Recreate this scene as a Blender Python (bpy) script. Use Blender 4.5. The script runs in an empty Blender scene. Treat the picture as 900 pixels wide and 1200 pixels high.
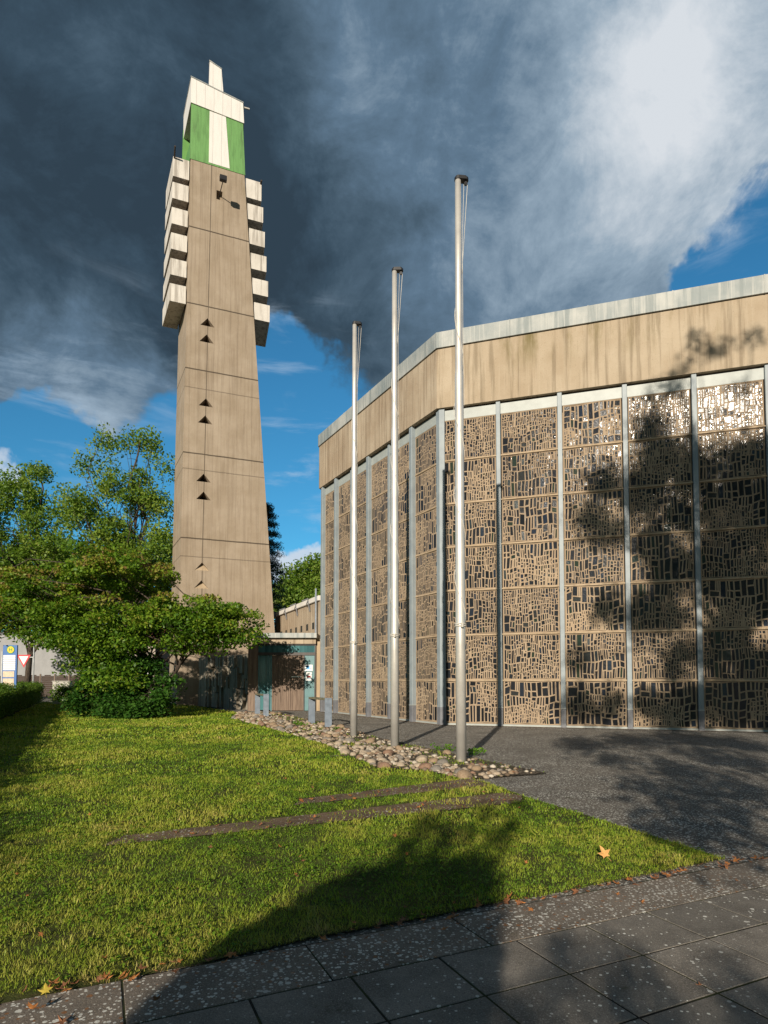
import bpy, bmesh, math, random
import numpy as np
from mathutils import Vector, Matrix
R_ = math.radians
rng = np.random.default_rng(7)
random.seed(7)
sc = bpy.context.scene
COL = sc.collection

# ------------------------------------------------------------------ camera model
H = 1.55; F = 716.0; S = 164.7462; TH = 0.0453; RO = 0.0021
def ray(px, py):
    xi = px-450; yi = py-600-S
    cr, sr = math.cos(-RO), math.sin(-RO); xi, yi = xi*cr-yi*sr, xi*sr+yi*cr
    u = -yi; c, s = math.cos(TH), math.sin(TH)
    return np.array([xi, F*c-u*s, F*s+u*c])/F
def G(px, py, z=0.0):                     # a point of the ground
    r = ray(px, py); return r*((z-H)/r[2])+np.array([0, 0, H])
def A(px, py, Y):                         # a point at depth Y
    r = ray(px, py); return r*(Y/r[1])+np.array([0, 0, H])
def norm(v): v = np.asarray(v, float); return v/np.linalg.norm(v)
SUN_AZ = R_(15.0); SUN_EL = R_(18.9)
SUN_TO = np.array([-math.sin(SUN_AZ)*math.cos(SUN_EL), -math.cos(SUN_AZ)*math.cos(SUN_EL), math.sin(SUN_EL)])

# ------------------------------------------------------------------ mesh helpers
class MB:
    def __init__(s): s.v = []; s.f = []; s.sm = False
    def add(s, vs, fs):
        n = len(s.v); s.v += [tuple(map(float, p)) for p in vs]; s.f += [tuple(n+i for i in f) for f in fs]; return s
    def box(s, lo, hi):
        x0, y0, z0 = lo; x1, y1, z1 = hi
        return s.add([(x0,y0,z0),(x1,y0,z0),(x1,y1,z0),(x0,y1,z0),(x0,y0,z1),(x1,y0,z1),(x1,y1,z1),(x0,y1,z1)],
            [(0,3,2,1),(4,5,6,7),(0,1,5,4),(1,2,6,5),(2,3,7,6),(3,0,4,7)])
    def bbox(s, lo, hi, b):               # box with chamfered vertical and top edges
        bm = bmesh.new(); x0, y0, z0 = lo; x1, y1, z1 = hi
        bmesh.ops.create_cube(bm, size=1)
        for v in bm.verts: v.co = ((x0+x1)/2+v.co.x*(x1-x0), (y0+y1)/2+v.co.y*(y1-y0), (z0+z1)/2+v.co.z*(z1-z0))
        bmesh.ops.bevel(bm, geom=bm.edges[:], offset=b, segments=1, affect='EDGES')
        bm.verts.index_update()
        s.add([v.co[:] for v in bm.verts], [[v.index for v in f.verts] for f in bm.faces]); bm.free(); return s
    def prism(s, poly, z0, z1):           # CCW polygon
        n = len(poly); zz0 = z0 if hasattr(z0, '__len__') else [z0]*n; zz1 = z1 if hasattr(z1, '__len__') else [z1]*n
        return s.add([(*p, z) for p, z in zip(poly, zz0)]+[(*p, z) for p, z in zip(poly, zz1)],
            [tuple(range(n-1, -1, -1)), tuple(range(n, 2*n))]+[(i, (i+1)%n, (i+1)%n+n, i+n) for i in range(n)])
    def hexa(s, b, t):                    # four bottom points, four top points
        return s.add(list(b)+list(t), [(0,3,2,1),(4,5,6,7),(0,1,5,4),(1,2,6,5),(2,3,7,6),(3,0,4,7)])
    def tube(s, pts, rad, n=8, cap=True):
        pts = [np.asarray(p, float) for p in pts]; k = len(pts)
        rad = rad if hasattr(rad, '__len__') else [rad]*k
        vs = []; prev = None
        for i in range(k):
            d = norm(pts[min(i+1, k-1)]-pts[max(i-1, 0)])
            if prev is None:
                a = np.array([1., 0, 0]) if abs(d[0]) < .9 else np.array([0, 1., 0])
                a = norm(a-d*(a@d))
            else: a = norm(prev-d*(prev@d))
            prev = a; b = np.cross(d, a)
            for j in range(n):
                q = 2*math.pi*j/n; vs.append(pts[i]+rad[i]*(a*math.cos(q)+b*math.sin(q)))
        fs = [(i*n+j, i*n+(j+1)%n, (i+1)*n+(j+1)%n, (i+1)*n+j) for i in range(k-1) for j in range(n)]
        if cap: fs += [tuple(range(n-1, -1, -1)), tuple((k-1)*n+j for j in range(n))]
        return s.add(vs, fs)
    def bar(s, p, q, w, h):               # rectangular bar, height along z
        p = np.asarray(p, float); q = np.asarray(q, float); d = norm(q-p); u = norm(np.cross([0, 0, 1.], d))*w/2; t = np.cross(d, norm(u))*h/2
        return s.hexa([p-u-t, p+u-t, p+u+t, p-u+t], [q-u-t, q+u-t, q+u+t, q-u+t])
    def mesh(s, name):
        me = bpy.data.meshes.new(name); me.from_pydata(s.v, [], s.f); me.update(); return me

def link(name, me, mat=None, parent=None, smooth=False):
    o = bpy.data.objects.new(name, me); COL.objects.link(o)
    if mat:
        for m in (mat if isinstance(mat, (list, tuple)) else [mat]): me.materials.append(m)
    if parent: o.parent = parent
    if smooth: me.polygons.foreach_set('use_smooth', [True]*len(me.polygons))
    return o
def tag(o, label, cat, group=None):
    o['label'] = label; o['category'] = cat
    if group: o['group'] = group
    return o
def thing(name, label, cat, loc=(0, 0, 0), rz=0, group=None):
    o = bpy.data.objects.new(name, None); COL.objects.link(o); o.location = loc; o.rotation_euler = (0, 0, rz)
    o.empty_display_size = .3
    return tag(o, label, cat, group)
def part(name, mb, mat, root, smooth=False, world=False):
    if world:
        l = np.array(root.location); 
        rt = root
        while rt.parent is not None: rt = rt.parent; l = l+np.array(rt.location)
        mb.v = [(v[0]-l[0], v[1]-l[1], v[2]-l[2]) for v in mb.v]
    return link(name, mb.mesh(name), mat, root, smooth)
def struct(name, mb, mat): o = link(name, mb.mesh(name), mat); o['kind'] = 'structure'; return o
def fast(name, V, faces, attr=None):      # V (n,3), faces (m,k)
    me = bpy.data.meshes.new(name); m, k = faces.shape
    me.vertices.add(len(V)); me.vertices.foreach_set('co', np.ascontiguousarray(V, np.float32).ravel())
    me.loops.add(m*k); me.loops.foreach_set('vertex_index', faces.astype(np.int32).ravel())
    me.polygons.add(m); me.polygons.foreach_set('loop_start', np.arange(0, m*k, k, dtype=np.int32))
    try: me.polygons.foreach_set('loop_total', np.full(m, k, np.int32))
    except Exception: pass
    if attr is not None:
        at = me.attributes.new('tint', 'FLOAT', 'FACE'); at.data.foreach_set('value', attr.astype(np.float32))
    me.update(calc_edges=True); return me

# ------------------------------------------------------------------ materials
class N:
    def __init__(s, name):
        s.m = bpy.data.materials.new(name); s.m.use_nodes = True; s.t = s.m.node_tree; s.t.nodes.clear()
        s.out = s.t.nodes.new('ShaderNodeOutputMaterial')
    def n(s, typ, ins=None, **kw):
        x = s.t.nodes.new('ShaderNode'+typ)
        for k, v in kw.items(): setattr(x, k, v)
        for k, v in (ins or {}).items(): s.put(x, k, v)
        return x
    def put(s, x, k, v):
        i = x.inputs[k]
        if hasattr(v, 'outputs'): v = v.outputs[0]
        if isinstance(v, bpy.types.NodeSocket): s.t.links.new(v, i)
        elif isinstance(v, (tuple, list)) and len(v) == 3 and i.type == 'RGBA': i.default_value = (*v, 1)
        else: i.default_value = v
    def obj(s): return s.n('TexCoord').outputs['Object']
    def mp(s, vec, scale=(1, 1, 1), loc=(0, 0, 0)): return s.n('Mapping', {'Vector': vec, 'Scale': scale, 'Location': loc})
    def noise(s, vec, sc_, det=4, rough=.55, dist=0): return s.n('TexNoise', {'Vector': vec, 'Scale': sc_, 'Detail': det, 'Roughness': rough, 'Distortion': dist}).outputs['Fac']
    def math(s, op, a, b=0, c=0, clamp=False):
        x = s.n('Math', operation=op, use_clamp=clamp); s.put(x, 0, a); s.put(x, 1, b); s.put(x, 2, c); return x.outputs[0]
    def rng(s, v, a, b, c=0, d=1, t='SMOOTHSTEP'):
        x = s.n('MapRange', interpolation_type=t); 
        for k, q in zip((0, 1, 2, 3, 4), (v, a, b, c, d)): s.put(x, k, q)
        return x.outputs[0]
    def mix(s, f, a, b, mode='MIX'):
        x = s.n('Mix', data_type='RGBA', blend_type=mode); s.put(x, 0, f)
        for k, q in ((6, a), (7, b)):
            if isinstance(q, (tuple, list)): x.inputs[k].default_value = (*q, 1)
            else: s.put(x, k, q)
        return x.outputs[2]
    def fin(s, col, rough=.8, bump=None, bs=.3, bd=.02, metal=0, spec=.3, **kw):
        p = s.n('BsdfPrincipled', {'Base Color': col, 'Roughness': rough, 'Metallic': metal, 'Specular IOR Level': spec})
        for k, v in kw.items(): s.put(p, k, v)
        if bump is not None: s.put(p, 'Normal', s.n('Bump', {'Height': bump, 'Strength': bs, 'Distance': bd}))
        s.t.links.new(p.outputs[0], s.out.inputs[0]); return s.m

def m_plain(name, col, rough=.6, metal=0, var=.12, sc_=3, spec=.4):
    k = N(name); o = k.obj(); f = k.noise(o, sc_, 6, .65)
    d = tuple(c*(1-var*2) for c in col); l = tuple(min(1, c*(1+var)) for c in col)
    c = k.mix(k.rng(f, .3, .7), d, l)
    return k.fin(c, rough, k.noise(o, 60, 2), .08, .005, metal, spec)

def m_concrete(name, base, light, dark, streak=.5, board=0, joints=(), faint=(), vline=None, moss=None, speck=.25, gloss=.85, boardamt=.2):
    k = N(name); o = k.obj()
    c = k.mix(k.rng(k.noise(o, .7, 6, .6), .3, .72), base, light)
    st = k.noise(k.mp(o, (3.2, 3.2, .16)), 1.6, 5, .6)
    c = k.mix(k.math('MULTIPLY', k.rng(st, .47, .64), streak), c, dark)
    st2 = k.noise(k.mp(o, (9, 9, .3), (7, 3, 1)), 1.3, 4, .6)
    c = k.mix(k.math('MULTIPLY', k.rng(st2, .52, .64), streak*.7), c, light)
    sp = k.noise(o, 28, 5, .75)
    c = k.mix(k.math('MULTIPLY', k.rng(sp, .56, .7), speck), c, dark)
    c = k.mix(k.math('MULTIPLY', k.rng(k.noise(o, 45, 3, .6), .62, .7), speck*.9), c, light)
    if name == 'tracery_concrete':
        c = k.mix(k.math('MULTIPLY', k.n('ObjectInfo').outputs['Random'], .6), c, (.24, .18, .125))
    bh = k.math('ADD', k.math('MULTIPLY', k.noise(o, 40, 6, .7), .5), k.noise(o, 4, 3))
    if board:
        sx = k.n('SeparateXYZ', {0: o})
        w = k.math('ADD', k.math('MULTIPLY', sx.outputs[0], .93), k.math('MULTIPLY', sx.outputs[1], -.61))
        cell = k.math('FLOOR', k.math('MULTIPLY', w, board))
        wn = k.n('TexWhiteNoise', noise_dimensions='1D'); k.put(wn, 'W', cell)
        c = k.mix(k.math('MULTIPLY', wn.outputs[0], boardamt), c, dark)
        fr = k.math('FRACT', k.math('MULTIPLY', w, board))
        ed = k.math('LESS_THAN', fr, .09)
        c = k.mix(k.math('MULTIPLY', ed, boardamt*1.5), c, dark)
        bh = k.math('SUBTRACT', bh, k.math('MULTIPLY', ed, 1.2)); bh = k.math('ADD', bh, k.math('MULTIPLY', wn.outputs[0], .6))
    if joints or faint or vline:
        sx = k.n('SeparateXYZ', {0: o}); z = sx.outputs[2]
        wob = k.math('MULTIPLY', k.math('SUBTRACT', k.noise(o, 1.3, 3), .5), .05)
        z2 = k.math('ADD', z, wob); tot = None
        for lst, w, a in ((joints, .04, .85), (faint, .03, .45)):
            for h in lst:
                q = k.math('MULTIPLY', k.math('COMPARE', z2, h, w), a); tot = q if tot is None else k.math('MAXIMUM', tot, q)
        if vline:
            (za, ua), (zb, ub) = vline; uu = k.rng(z, za, zb, ua, ub, 'LINEAR')
            q = k.math('MULTIPLY', k.math('COMPARE', sx.outputs[0], uu, .022), .75); tot = k.math('MAXIMUM', tot, q)
        c = k.mix(tot, c, tuple(x*.3 for x in dark)); bh = k.math('SUBTRACT', bh, k.math('MULTIPLY', tot, 2))
    if moss:
        z = k.n('SeparateXYZ', {0: o}).outputs[2]
        f = k.math('MULTIPLY', k.rng(z, moss[0], moss[1]), k.rng(k.noise(k.mp(o, (1, 1, .25)), 1.1, 6, .7), .5, .72))
        c = k.mix(k.math('MULTIPLY', f, .75), c, (.13, .105, .03))
    return k.fin(c, gloss, bh, .45, .02, spec=.25)

def m_leaf(name, cols, trans=.35, rough=.5):
    k = N(name); t = k.n('Attribute', attribute_name='tint', attribute_type='GEOMETRY').outputs['Fac']
    r = k.n('ValToRGB', {0: t}); e = r.color_ramp.elements
    while len(e) < len(cols): e.new(.5)
    for i, (p, c) in enumerate(cols): e[i].position = p; e[i].color = (*c, 1)
    p = k.n('BsdfPrincipled', {'Base Color': r.outputs[0], 'Roughness': rough, 'Specular IOR Level': .35})
    tr = k.n('BsdfTranslucent', {'Color': k.mix(1, r.outputs[0], (1.0, 1.15, .45), 'MULTIPLY')})
    mx = k.n('MixShader', {0: trans, 1: p, 2: tr}); k.t.links.new(mx.outputs[0], k.out.inputs[0]); return k.m

def m_bark(name, base, dark):
    k = N(name); o = k.obj(); f = k.noise(k.mp(o, (6, 6, 1.2)), 3, 6, .7)
    return k.fin(k.mix(k.rng(f, .35, .65), dark, base), .9, f, .8, .03)

def spots(k, o, scale, size, amt, seed=0):    # irregular scattered flecks: 0..1
    d = k.n('TexVoronoi', {'Vector': k.mp(o, (1, 1, 1), (seed, seed*2, 0)), 'Scale': scale, 'Randomness': 1}, feature='F1')
    wob = k.noise(o, scale*2.5, 3, .6)
    rad = k.math('MULTIPLY', k.rng(d.outputs['Color'], 1-amt, 1, 0, 1, 'LINEAR'), size)
    return k.math('LESS_THAN', k.math('ADD', d.outputs['Distance'], k.math('MULTIPLY', k.math('SUBTRACT', wob, .5), .22)), rad)

def m_paving(name, base, dark, lichen, leafbits, scale=1, clump=.5):
    k = N(name); o = k.obj()
    c = k.mix(k.rng(k.noise(o, 1.4*scale, 5, .65), .3, .7), dark, base)
    c = k.mix(k.math('MULTIPLY', k.rng(k.noise(o, 130, 3, .7), .5, .66), .6), c, tuple(min(1, x*1.9) for x in base))
    c = k.mix(k.math('MULTIPLY', k.rng(k.noise(o, 90, 3, .7), .55, .68), .6), c, tuple(x*.35 for x in dark))
    if name == 'slab_concrete': c = k.mix(k.math('MULTIPLY', k.n('NewGeometry').outputs['Random Per Island'], .45), c, (.085, .08, .07))
    reg = k.rng(k.noise(o, 1.1, 3, .6), .5-clump*.3, .5+clump*.18)
    for sc_, sz, am, sd in ((23, .42, .32, 1), (44, .48, .36, 5), (12, .22, .07, 9)):
        f = k.math('MULTIPLY', spots(k, o, sc_, sz, am*lichen, sd), reg)
        c = k.mix(k.math('MULTIPLY', f, .9), c, (.78, .76, .68))
    if leafbits:
        f = k.math('MULTIPLY', spots(k, o, 21, .36, leafbits, 23), reg)
        c = k.mix(f, c, (.24, .10, .03))
    m = k.math('MULTIPLY', k.rng(k.noise(o, 2.3, 5, .7), .62, .72), .7)
    c = k.mix(m, c, (.05, .05, .015))
    return k.fin(c, .85, k.noise(o, 110, 4, .7), .5, .008, spec=.25)

M = {}
TJ = (10.41, 15.81, 21.21, 25.44, 30.44); TF = (9.26, 14.79, 20.01)
M['tower'] = m_concrete('tower_concrete', (.30, .236, .168), (.375, .305, .23), (.175, .132, .092), .34, 2.2, TJ, TF, ((9.5, 1.41), (34.5, 1.66)), (31.5, 36), .5, boardamt=.10)
M['fascia'] = m_concrete('fascia_concrete', (.35, .275, .19), (.43, .355, .26), (.18, .14, .092), .6, 0, moss=(11.8, 13.3), speck=.6)
M['fascia2'] = m_concrete('board_concrete', (.36, .275, .19), (.46, .38, .28), (.19, .14, .095), .6, 2.4, speck=.3, boardamt=.28)
M['core'] = m_concrete('core_concrete', (.36, .27, .17), (.45, .35, .24), (.2, .14, .09), .4, speck=.25)
M['relief'] = m_concrete('relief_concrete', (.27, .235, .18), (.36, .32, .26), (.12, .10, .07), .5, 3.2, speck=.3)
M['whitecon'] = m_concrete('white_concrete', (.56, .52, .46), (.68, .64, .58), (.16, .13, .10), .55, speck=.22)
M['tracery'] = m_concrete('tracery_concrete', (.355, .26, .17), (.43, .33, .225), (.24, .17, .11), .3, speck=.3)
M['zinc'] = m_concrete('zinc_coping', (.235, .265, .265), (.44, .44, .41), (.19, .22, .22), .8, speck=.12, gloss=.5)
k = N('grey_painted_metal'); o = k.obj()
c = k.mix(k.rng(k.noise(o, 2, 6, .65), .3, .7), (.215, .25, .27), (.275, .315, .33)); c = k.mix(k.math('MULTIPLY', k.rng(k.noise(k.mp(o, (4, 4, 1.2)), 2.4, 6, .7), .64, .72), .8), c, (.20, .085, .03))
M['greymetal'] = k.fin(c, .45, k.noise(o, 60, 2), .08, .005)
M['shoe'] = m_plain('dark_grey_shoe', (.16, .165, .18), .6, 0, .1)
M['flash'] = m_plain('flashing_metal', (.34, .365, .345), .45, 0, .06)
M['alu'] = m_plain('brushed_aluminium', (.66, .63, .58), .42, .45, .06)
M['black'] = m_plain('black_plastic', (.02, .02, .022), .5)
M['rope'] = m_plain('white_rope', (.55, .52, .46), .8)
M['green'] = m_plain('green_cladding', (.125, .30, .075), .55, 0, .06, 1)
def m_clad(name, col, w, grime=(.10, .13, .07), fade=.72):
    k = N(name); o = k.obj(); sx = k.n('SeparateXYZ', {0: o}); fr = k.math('FRACT', k.math('MULTIPLY', k.math('ADD', sx.outputs[0], k.math('MULTIPLY', sx.outputs[1], .9)), 1/w))
    ed = k.math('LESS_THAN', fr, .06); c = k.mix(k.rng(k.noise(k.mp(o, (2, 2, .35)), 2.2, 6, .65), .42, .68), col, tuple(x*fade for x in col))
    c = k.mix(k.math('MULTIPLY', k.rng(k.noise(k.mp(o, (8, 8, .4)), 1.5, 5, .6), .55, .68), .45), c, grime); c = k.mix(k.math('MULTIPLY', ed, .45), c, tuple(x*.4 for x in col))
    return k.fin(c, .55, ed, -.4, .02)
M['greenclad'] = m_clad('green_boards', (.15, .32, .105), .30); M['whiteclad'] = m_clad('white_boards', (.72, .69, .65), .55, (.60, .57, .52), .92)
M['whitepaint'] = m_plain('white_cladding', (.72, .68, .63), .5, 0, .06, 1)
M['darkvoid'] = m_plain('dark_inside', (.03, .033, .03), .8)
M['teal'] = m_plain('teal_paint', (.10, .21, .22), .4, 0, .08)
M['darkframe'] = m_plain('dark_bronze_frame', (.06, .05, .045), .5)
M['benchsteel'] = m_plain('blue_grey_steel', (.22, .26, .31), .5, 0, .12, 5)
M['signwhite'] = m_plain('sign_white', (.78, .78, .76), .5, 0, .03)
M['signred'] = m_plain('sign_red', (.60, .03, .04), .45, 0, .04)
M['signblue'] = m_plain('sign_blue', (.06, .16, .42), .45, 0, .05)
M['signyellow'] = m_plain('sign_yellow', (.80, .56, .02), .45, 0, .03)
M['signgreen'] = m_plain('sign_green', (.03, .25, .09), .45, 0, .03)
M['cyan'] = m_plain('notice_blue', (.08, .38, .75), .5, 0, .05)
M['poster'] = m_plain('poster_paper', (.62, .50, .36), .5, 0, .1, 6)
M['ink'] = m_plain('black_ink', (.03, .03, .035), .6)
M['steelpost'] = m_plain('galvanised_post', (.42, .43, .43), .4, .4)
M['greybox'] = m_plain('beige_grey_box', (.42, .40, .35), .6, 0, .08)
M['housegrey'] = m_plain('grey_render', (.30, .30, .30), .8, 0, .06, 1)
M['rooftile'] = m_plain('red_roof_tile', (.22, .08, .05), .8, 0, .15, 4)
M['soil'] = m_plain('soil', (.075, .05, .032), .95, 0, .25, 9)
M['bark'] = m_bark('bark', (.10, .075, .055), (.03, .022, .017))
M['asphalt'] = m_paving('asphalt', (.055, .055, .055), (.04, .04, .04), .15, 0)
M['path'] = m_paving('path_aggregate', (.15, .132, .11), (.095, .085, .072), 3.4, .12, 1, 1.6)
M['strip'] = m_paving('strip_aggregate', (.21, .175, .14), (.125, .105, .085), 2.6, .9, 1.2, 1.6)
M['oldstrip'] = m_paving('litter_strip', (.18, .122, .075), (.085, .058, .036), 1.4, .9, 2, .9)
M['slab'] = m_paving('slab_concrete', (.25, .222, .188), (.13, .115, .098), 1.1, .04, 1.9, .5)

def m_brick():
    k = N('orange_brick'); o = k.obj()
    b = k.n('TexBrick', {'Vector': k.mp(o, (1, 1, 1)), 'Scale': 4.0, 'Color1': (.42, .14, .07), 'Color2': (.33, .10, .05), 'Mortar': (.35, .30, .25), 'Mortar Size': .015, 'Brick Width': .5, 'Row Height': .18})
    return k.fin(b.outputs[0], .85)
M['brick'] = m_brick()
def m_wood(name, a, b, sc_=(9, 9, .5)):
    k = N(name); o = k.obj(); f = k.noise(k.mp(o, sc_), 2, 6, .7, .6)
    return k.fin(k.mix(k.rng(f, .32, .68), a, b), .75, f, .5, .01)
M['doorwood'] = m_wood('weathered_door_wood', (.11, .075, .055), (.26, .19, .14), (14, 14, .35))
M['fencewood'] = m_wood('dark_fence_wood', (.035, .022, .016), (.07, .045, .032), (2, 2, 12))
M['benchwood'] = m_wood('mossy_bench_wood', (.09, .085, .05), (.22, .20, .13), (3, 3, 12))

def m_lawn():
    k = N('lawn_soil'); o = k.obj()
    c = k.mix(k.rng(k.noise(o, 3, 6, .7), .35, .65), (.05, .06, .015), (.10, .11, .03))
    c = k.mix(k.math('MULTIPLY', k.rng(k.noise(o, 25, 5, .7), .5, .66), .7), c, (.13, .10, .045))
    c = k.mix(k.math('MULTIPLY', k.rng(k.noise(o, 60, 3, .7), .52, .66), .6), c, (.035, .03, .015))
    return k.fin(c, .95, k.noise(o, 70, 4, .7), .8, .03, spec=.1)
M['lawn'] = m_lawn()
def m_gravel():
    k = N('bed_gravel'); o = k.obj(); v = k.n('TexVoronoi', {'Vector': o, 'Scale': 22}, feature='F1')
    c = k.mix(k.n('SeparateColor', {0: v.outputs['Color']}).outputs[0], (.10, .075, .05), (.28, .23, .17))
    c = k.mix(k.rng(v.outputs['Distance'], .3, .6), c, (.035, .025, .015))
    c = k.mix(k.rng(k.noise(o, 1.6, 4, .6), .5, .62), c, (.06, .05, .025))
    return k.fin(c, .9, v.outputs['Distance'], -.7, .02)
M['gravel'] = m_gravel()
def m_pebble():
    k = N('base_pebbles'); o = k.obj(); v = k.n('TexVoronoi', {'Vector': o, 'Scale': 26}, feature='F1')
    c = k.mix(k.n('SeparateColor', {0: v.outputs['Color']}).outputs[0], (.34, .23, .15), (.55, .46, .36))
    c = k.mix(k.rng(v.outputs['Distance'], .35, .6), c, (.08, .05, .03))
    return k.fin(c, .9, v.outputs['Distance'], -.7, .02)
M['pebble'] = m_pebble()
def m_glass():
    k = N('dark_window_glass'); g = k.n('NewGeometry')
    r = k.n('ValToRGB', {0: g.outputs['Random Per Island']}); e = r.color_ramp.elements
    e[0].position = 0; e[0].color = (.012, .013, .015, 1); e[1].position = 1; e[1].color = (.03, .032, .04, 1)
    for p, c in ((.8, (.02, .022, .028)), (.90, (.015, .025, .045)), (.94, (.022, .035, .022)), (.96, (.03, .03, .032))):
        q = e.new(p); q.color = (*c, 1)
    ro = k.rng(k.math('FRACT', k.math('MULTIPLY', g.outputs['Random Per Island'], 17.3)), 0, 1, .11, .27, 'LINEAR')
    return k.fin(r.outputs[0], ro, k.noise(k.obj(), 14, 2), .25, .02, spec=.2)
M['glass'] = m_glass()
k = N('teal_glass'); M['tealglass'] = k.fin(k.mix(k.rng(k.noise(k.mp(k.obj(), (3, 3, .1)), 2, 3), .4, .6), (.035, .10, .11), (.07, .18, .19)), .12, spec=.6)
def m_stone(name, a, b):
    k = N(name); o = k.obj(); f = k.noise(o, 6, 6, .6)
    c = k.mix(k.rng(f, .3, .7), a, b); c = k.mix(k.math('MULTIPLY', k.rng(k.noise(o, 40, 3), .55, .7), .4), c, tuple(x*.4 for x in a))
    return k.fin(c, .75, k.noise(o, 20, 5), .3, .01)
def m_dead(name, a, b):
    k = N(name); o = k.obj(); return k.fin(k.mix(k.rng(k.noise(o, 30, 4), .3, .7), a, b), .7, k.noise(o, 60, 3), .3, .004)

# ------------------------------------------------------------------ world: blue evening sky with storm clouds
W = bpy.data.worlds.new('World'); sc.world = W; W.use_nodes = True
def build_world():
    k = N.__new__(N); k.t = W.node_tree; k.t.nodes.clear()
    out = k.n('OutputWorld')
    sky = k.n('TexSky', sky_type='NISHITA', sun_disc=False, sun_elevation=SUN_EL, sun_rotation=math.pi+SUN_AZ, altitude=100, air_density=1.0, dust_density=.6, ozone_density=2.0)
    blue = k.mix(1, sky.outputs[0], SKY_TINT, 'MULTIPLY')
    d = k.n('TexCoord').outputs['Generated']; sx = k.n('SeparateXYZ', {0: d})
    den = k.math('ADD', k.math('MAXIMUM', sx.outputs[2], 0), .22)
    cp = k.n('CombineXYZ', {0: k.math('DIVIDE', sx.outputs[0], den), 1: k.math('DIVIDE', sx.outputs[1], den), 2: 3.7})
    # ragged directions for the big masses
    def nz(vec, s, det, ro=.58, dist=0): return k.n('TexNoise', {'Vector': vec, 'Scale': s, 'Detail': det, 'Roughness': ro, 'Distortion': dist})
    n1 = nz(d, 3.2, 6, .62); n1.normalize = True
    w1 = k.n('VectorMath', {0: n1.outputs['Color'], 1: (.5, .5, .5)}, operation='SUBTRACT')
    w2 = k.n('VectorMath', {0: w1, 'Scale': .24}, operation='SCALE')
    dw = k.n('VectorMath', {0: d, 1: w2}, operation='ADD'); dn = k.n('VectorMath', {0: dw}, operation='NORMALIZE')
    f1 = nz(cp, 1.05, 9, .64, .25).outputs['Fac']; f2 = nz(cp, 2.6, 9, .68, .35).outputs['Fac']; f3 = nz(d, 8, 9, .68, .5).outputs['Fac']
    def blob(px, py, r0, r1, vec=None):
        c = norm(ray(px, py)); a0 = math.cos(math.atan(r0/F*math.cos(math.atan(math.hypot(px-450, py-765)/F))**1.4)); a1 = math.cos(math.atan(r1/F*math.cos(math.atan(math.hypot(px-450, py-765)/F))**1.4))
        dt = k.n('VectorMath', {0: vec or dn, 1: tuple(c)}, operation='DOT_PRODUCT').outputs['Value']
        return k.rng(dt, a1, a0)
    def tot(lst, vec=None):
        t = None
        for px, py, r0, r1, w in lst:
            b = k.math('MULTIPLY', blob(px, py, r0, r1, vec), w); t = b if t is None else k.math('ADD', t, b)
        return t
    # cover of the big storm cloud: everything overhead except named holes
    cov = tot(COVER)
    hole = tot(HOLES)
    cover = k.math('SUBTRACT', cov, hole)
    cover = k.math('ADD', cover, k.math('MULTIPLY', k.math('SUBTRACT', f2, .5), 1.0))
    cover = k.math('ADD', cover, k.math('MULTIPLY', k.math('SUBTRACT', f3, .5), .9))
    cover = k.math('ADD', cover, k.rng(sx.outputs[2], .62, .85, 0, 1.5))  # unseen cloud overhead, added to cut the fill from above
    cover = k.rng(cover, .34, .80)
    # brightness of the cloud
    lum = k.math('ADD', k.math('ADD', tot(LIGHT), .10), k.math('MULTIPLY', k.math('SUBTRACT', f1, .5), .80))
    lum = k.math('ADD', lum, k.math('MULTIPLY', k.math('SUBTRACT', f2, .5), .85))
    lum = k.math('ADD', lum, k.math('MULTIPLY', k.math('SUBTRACT', f3, .5), .55))
    lum = k.math('SUBTRACT', lum, tot(DARK))
    ramp = k.n('ValToRGB', {0: lum}); e = ramp.color_ramp.elements
    cols = CLOUDRAMP
    while len(e) < len(cols): e.new(.5)
    for i, (p, c) in enumerate(cols): e[i].position = p; e[i].color = (*c, 1)
    c = k.mix(cover, blue, ramp.outputs[0])
    # small fair-weather clouds low down
    small = k.math('ADD', tot(SMALL, dn), k.math('MULTIPLY', k.math('SUBTRACT', f3, .5), 1.5))
    c = k.mix(k.math('MULTIPLY', k.rng(small, .5, .85), .9), c, (.62, .68, .76))
    wisp = k.math('MULTIPLY', tot(WISP, dn), k.rng(nz(k.mp(d, (3, 3, 14)), 1.6, 6, .6, .5).outputs['Fac'], .48, .75))
    c = k.mix(k.math('MULTIPLY', wisp, .55), c, (.45, .58, .72))
    # unseen sky behind the camera: broken cloud, added and dimmed to set the fill
    back = k.rng(sx.outputs[1], .1, -.5)
    bc = k.mix(k.rng(f1, .38, .60), blue, (.30, .28, .25))
    bc = k.mix(1, bc, (.5, .48, .46), 'MULTIPLY')
    c = k.mix(back, c, bc)
    # below the horizon
    c = k.mix(k.rng(sx.outputs[2], -.02, -.06), c, (.05, .05, .04))
    c = k.n('VectorMath', {0: c, 'Scale': 10.0}, operation='SCALE')
    bg = k.n('Background', {'Color': c, 'Strength': .09}); k.t.links.new(bg.outputs[0], out.inputs[0])
SKY_TINT = (.034, .100, .122)
COVER = [(905, 130, 90, 260, .8), (100, 445, 40, 140, .45), (300, 100, 380, 640, 1.0), (720, 60, 280, 520, .8), (560, 330, 150, 330, .5), (80, 380, 90, 230, .5)]
HOLES = [(872, 285, 10, 140, 1.3), (800, 335, 10, 60, .6), (20, 545, 60, 140, .8), (350, 560, 110, 190, .9), (330, 425, 10, 80, .6), (150, 500, 10, 80, .4), (40, 460, 10, 120, .35), (190, 455, 5, 60, .35), (70, 480, 10, 60, .4)]
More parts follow.
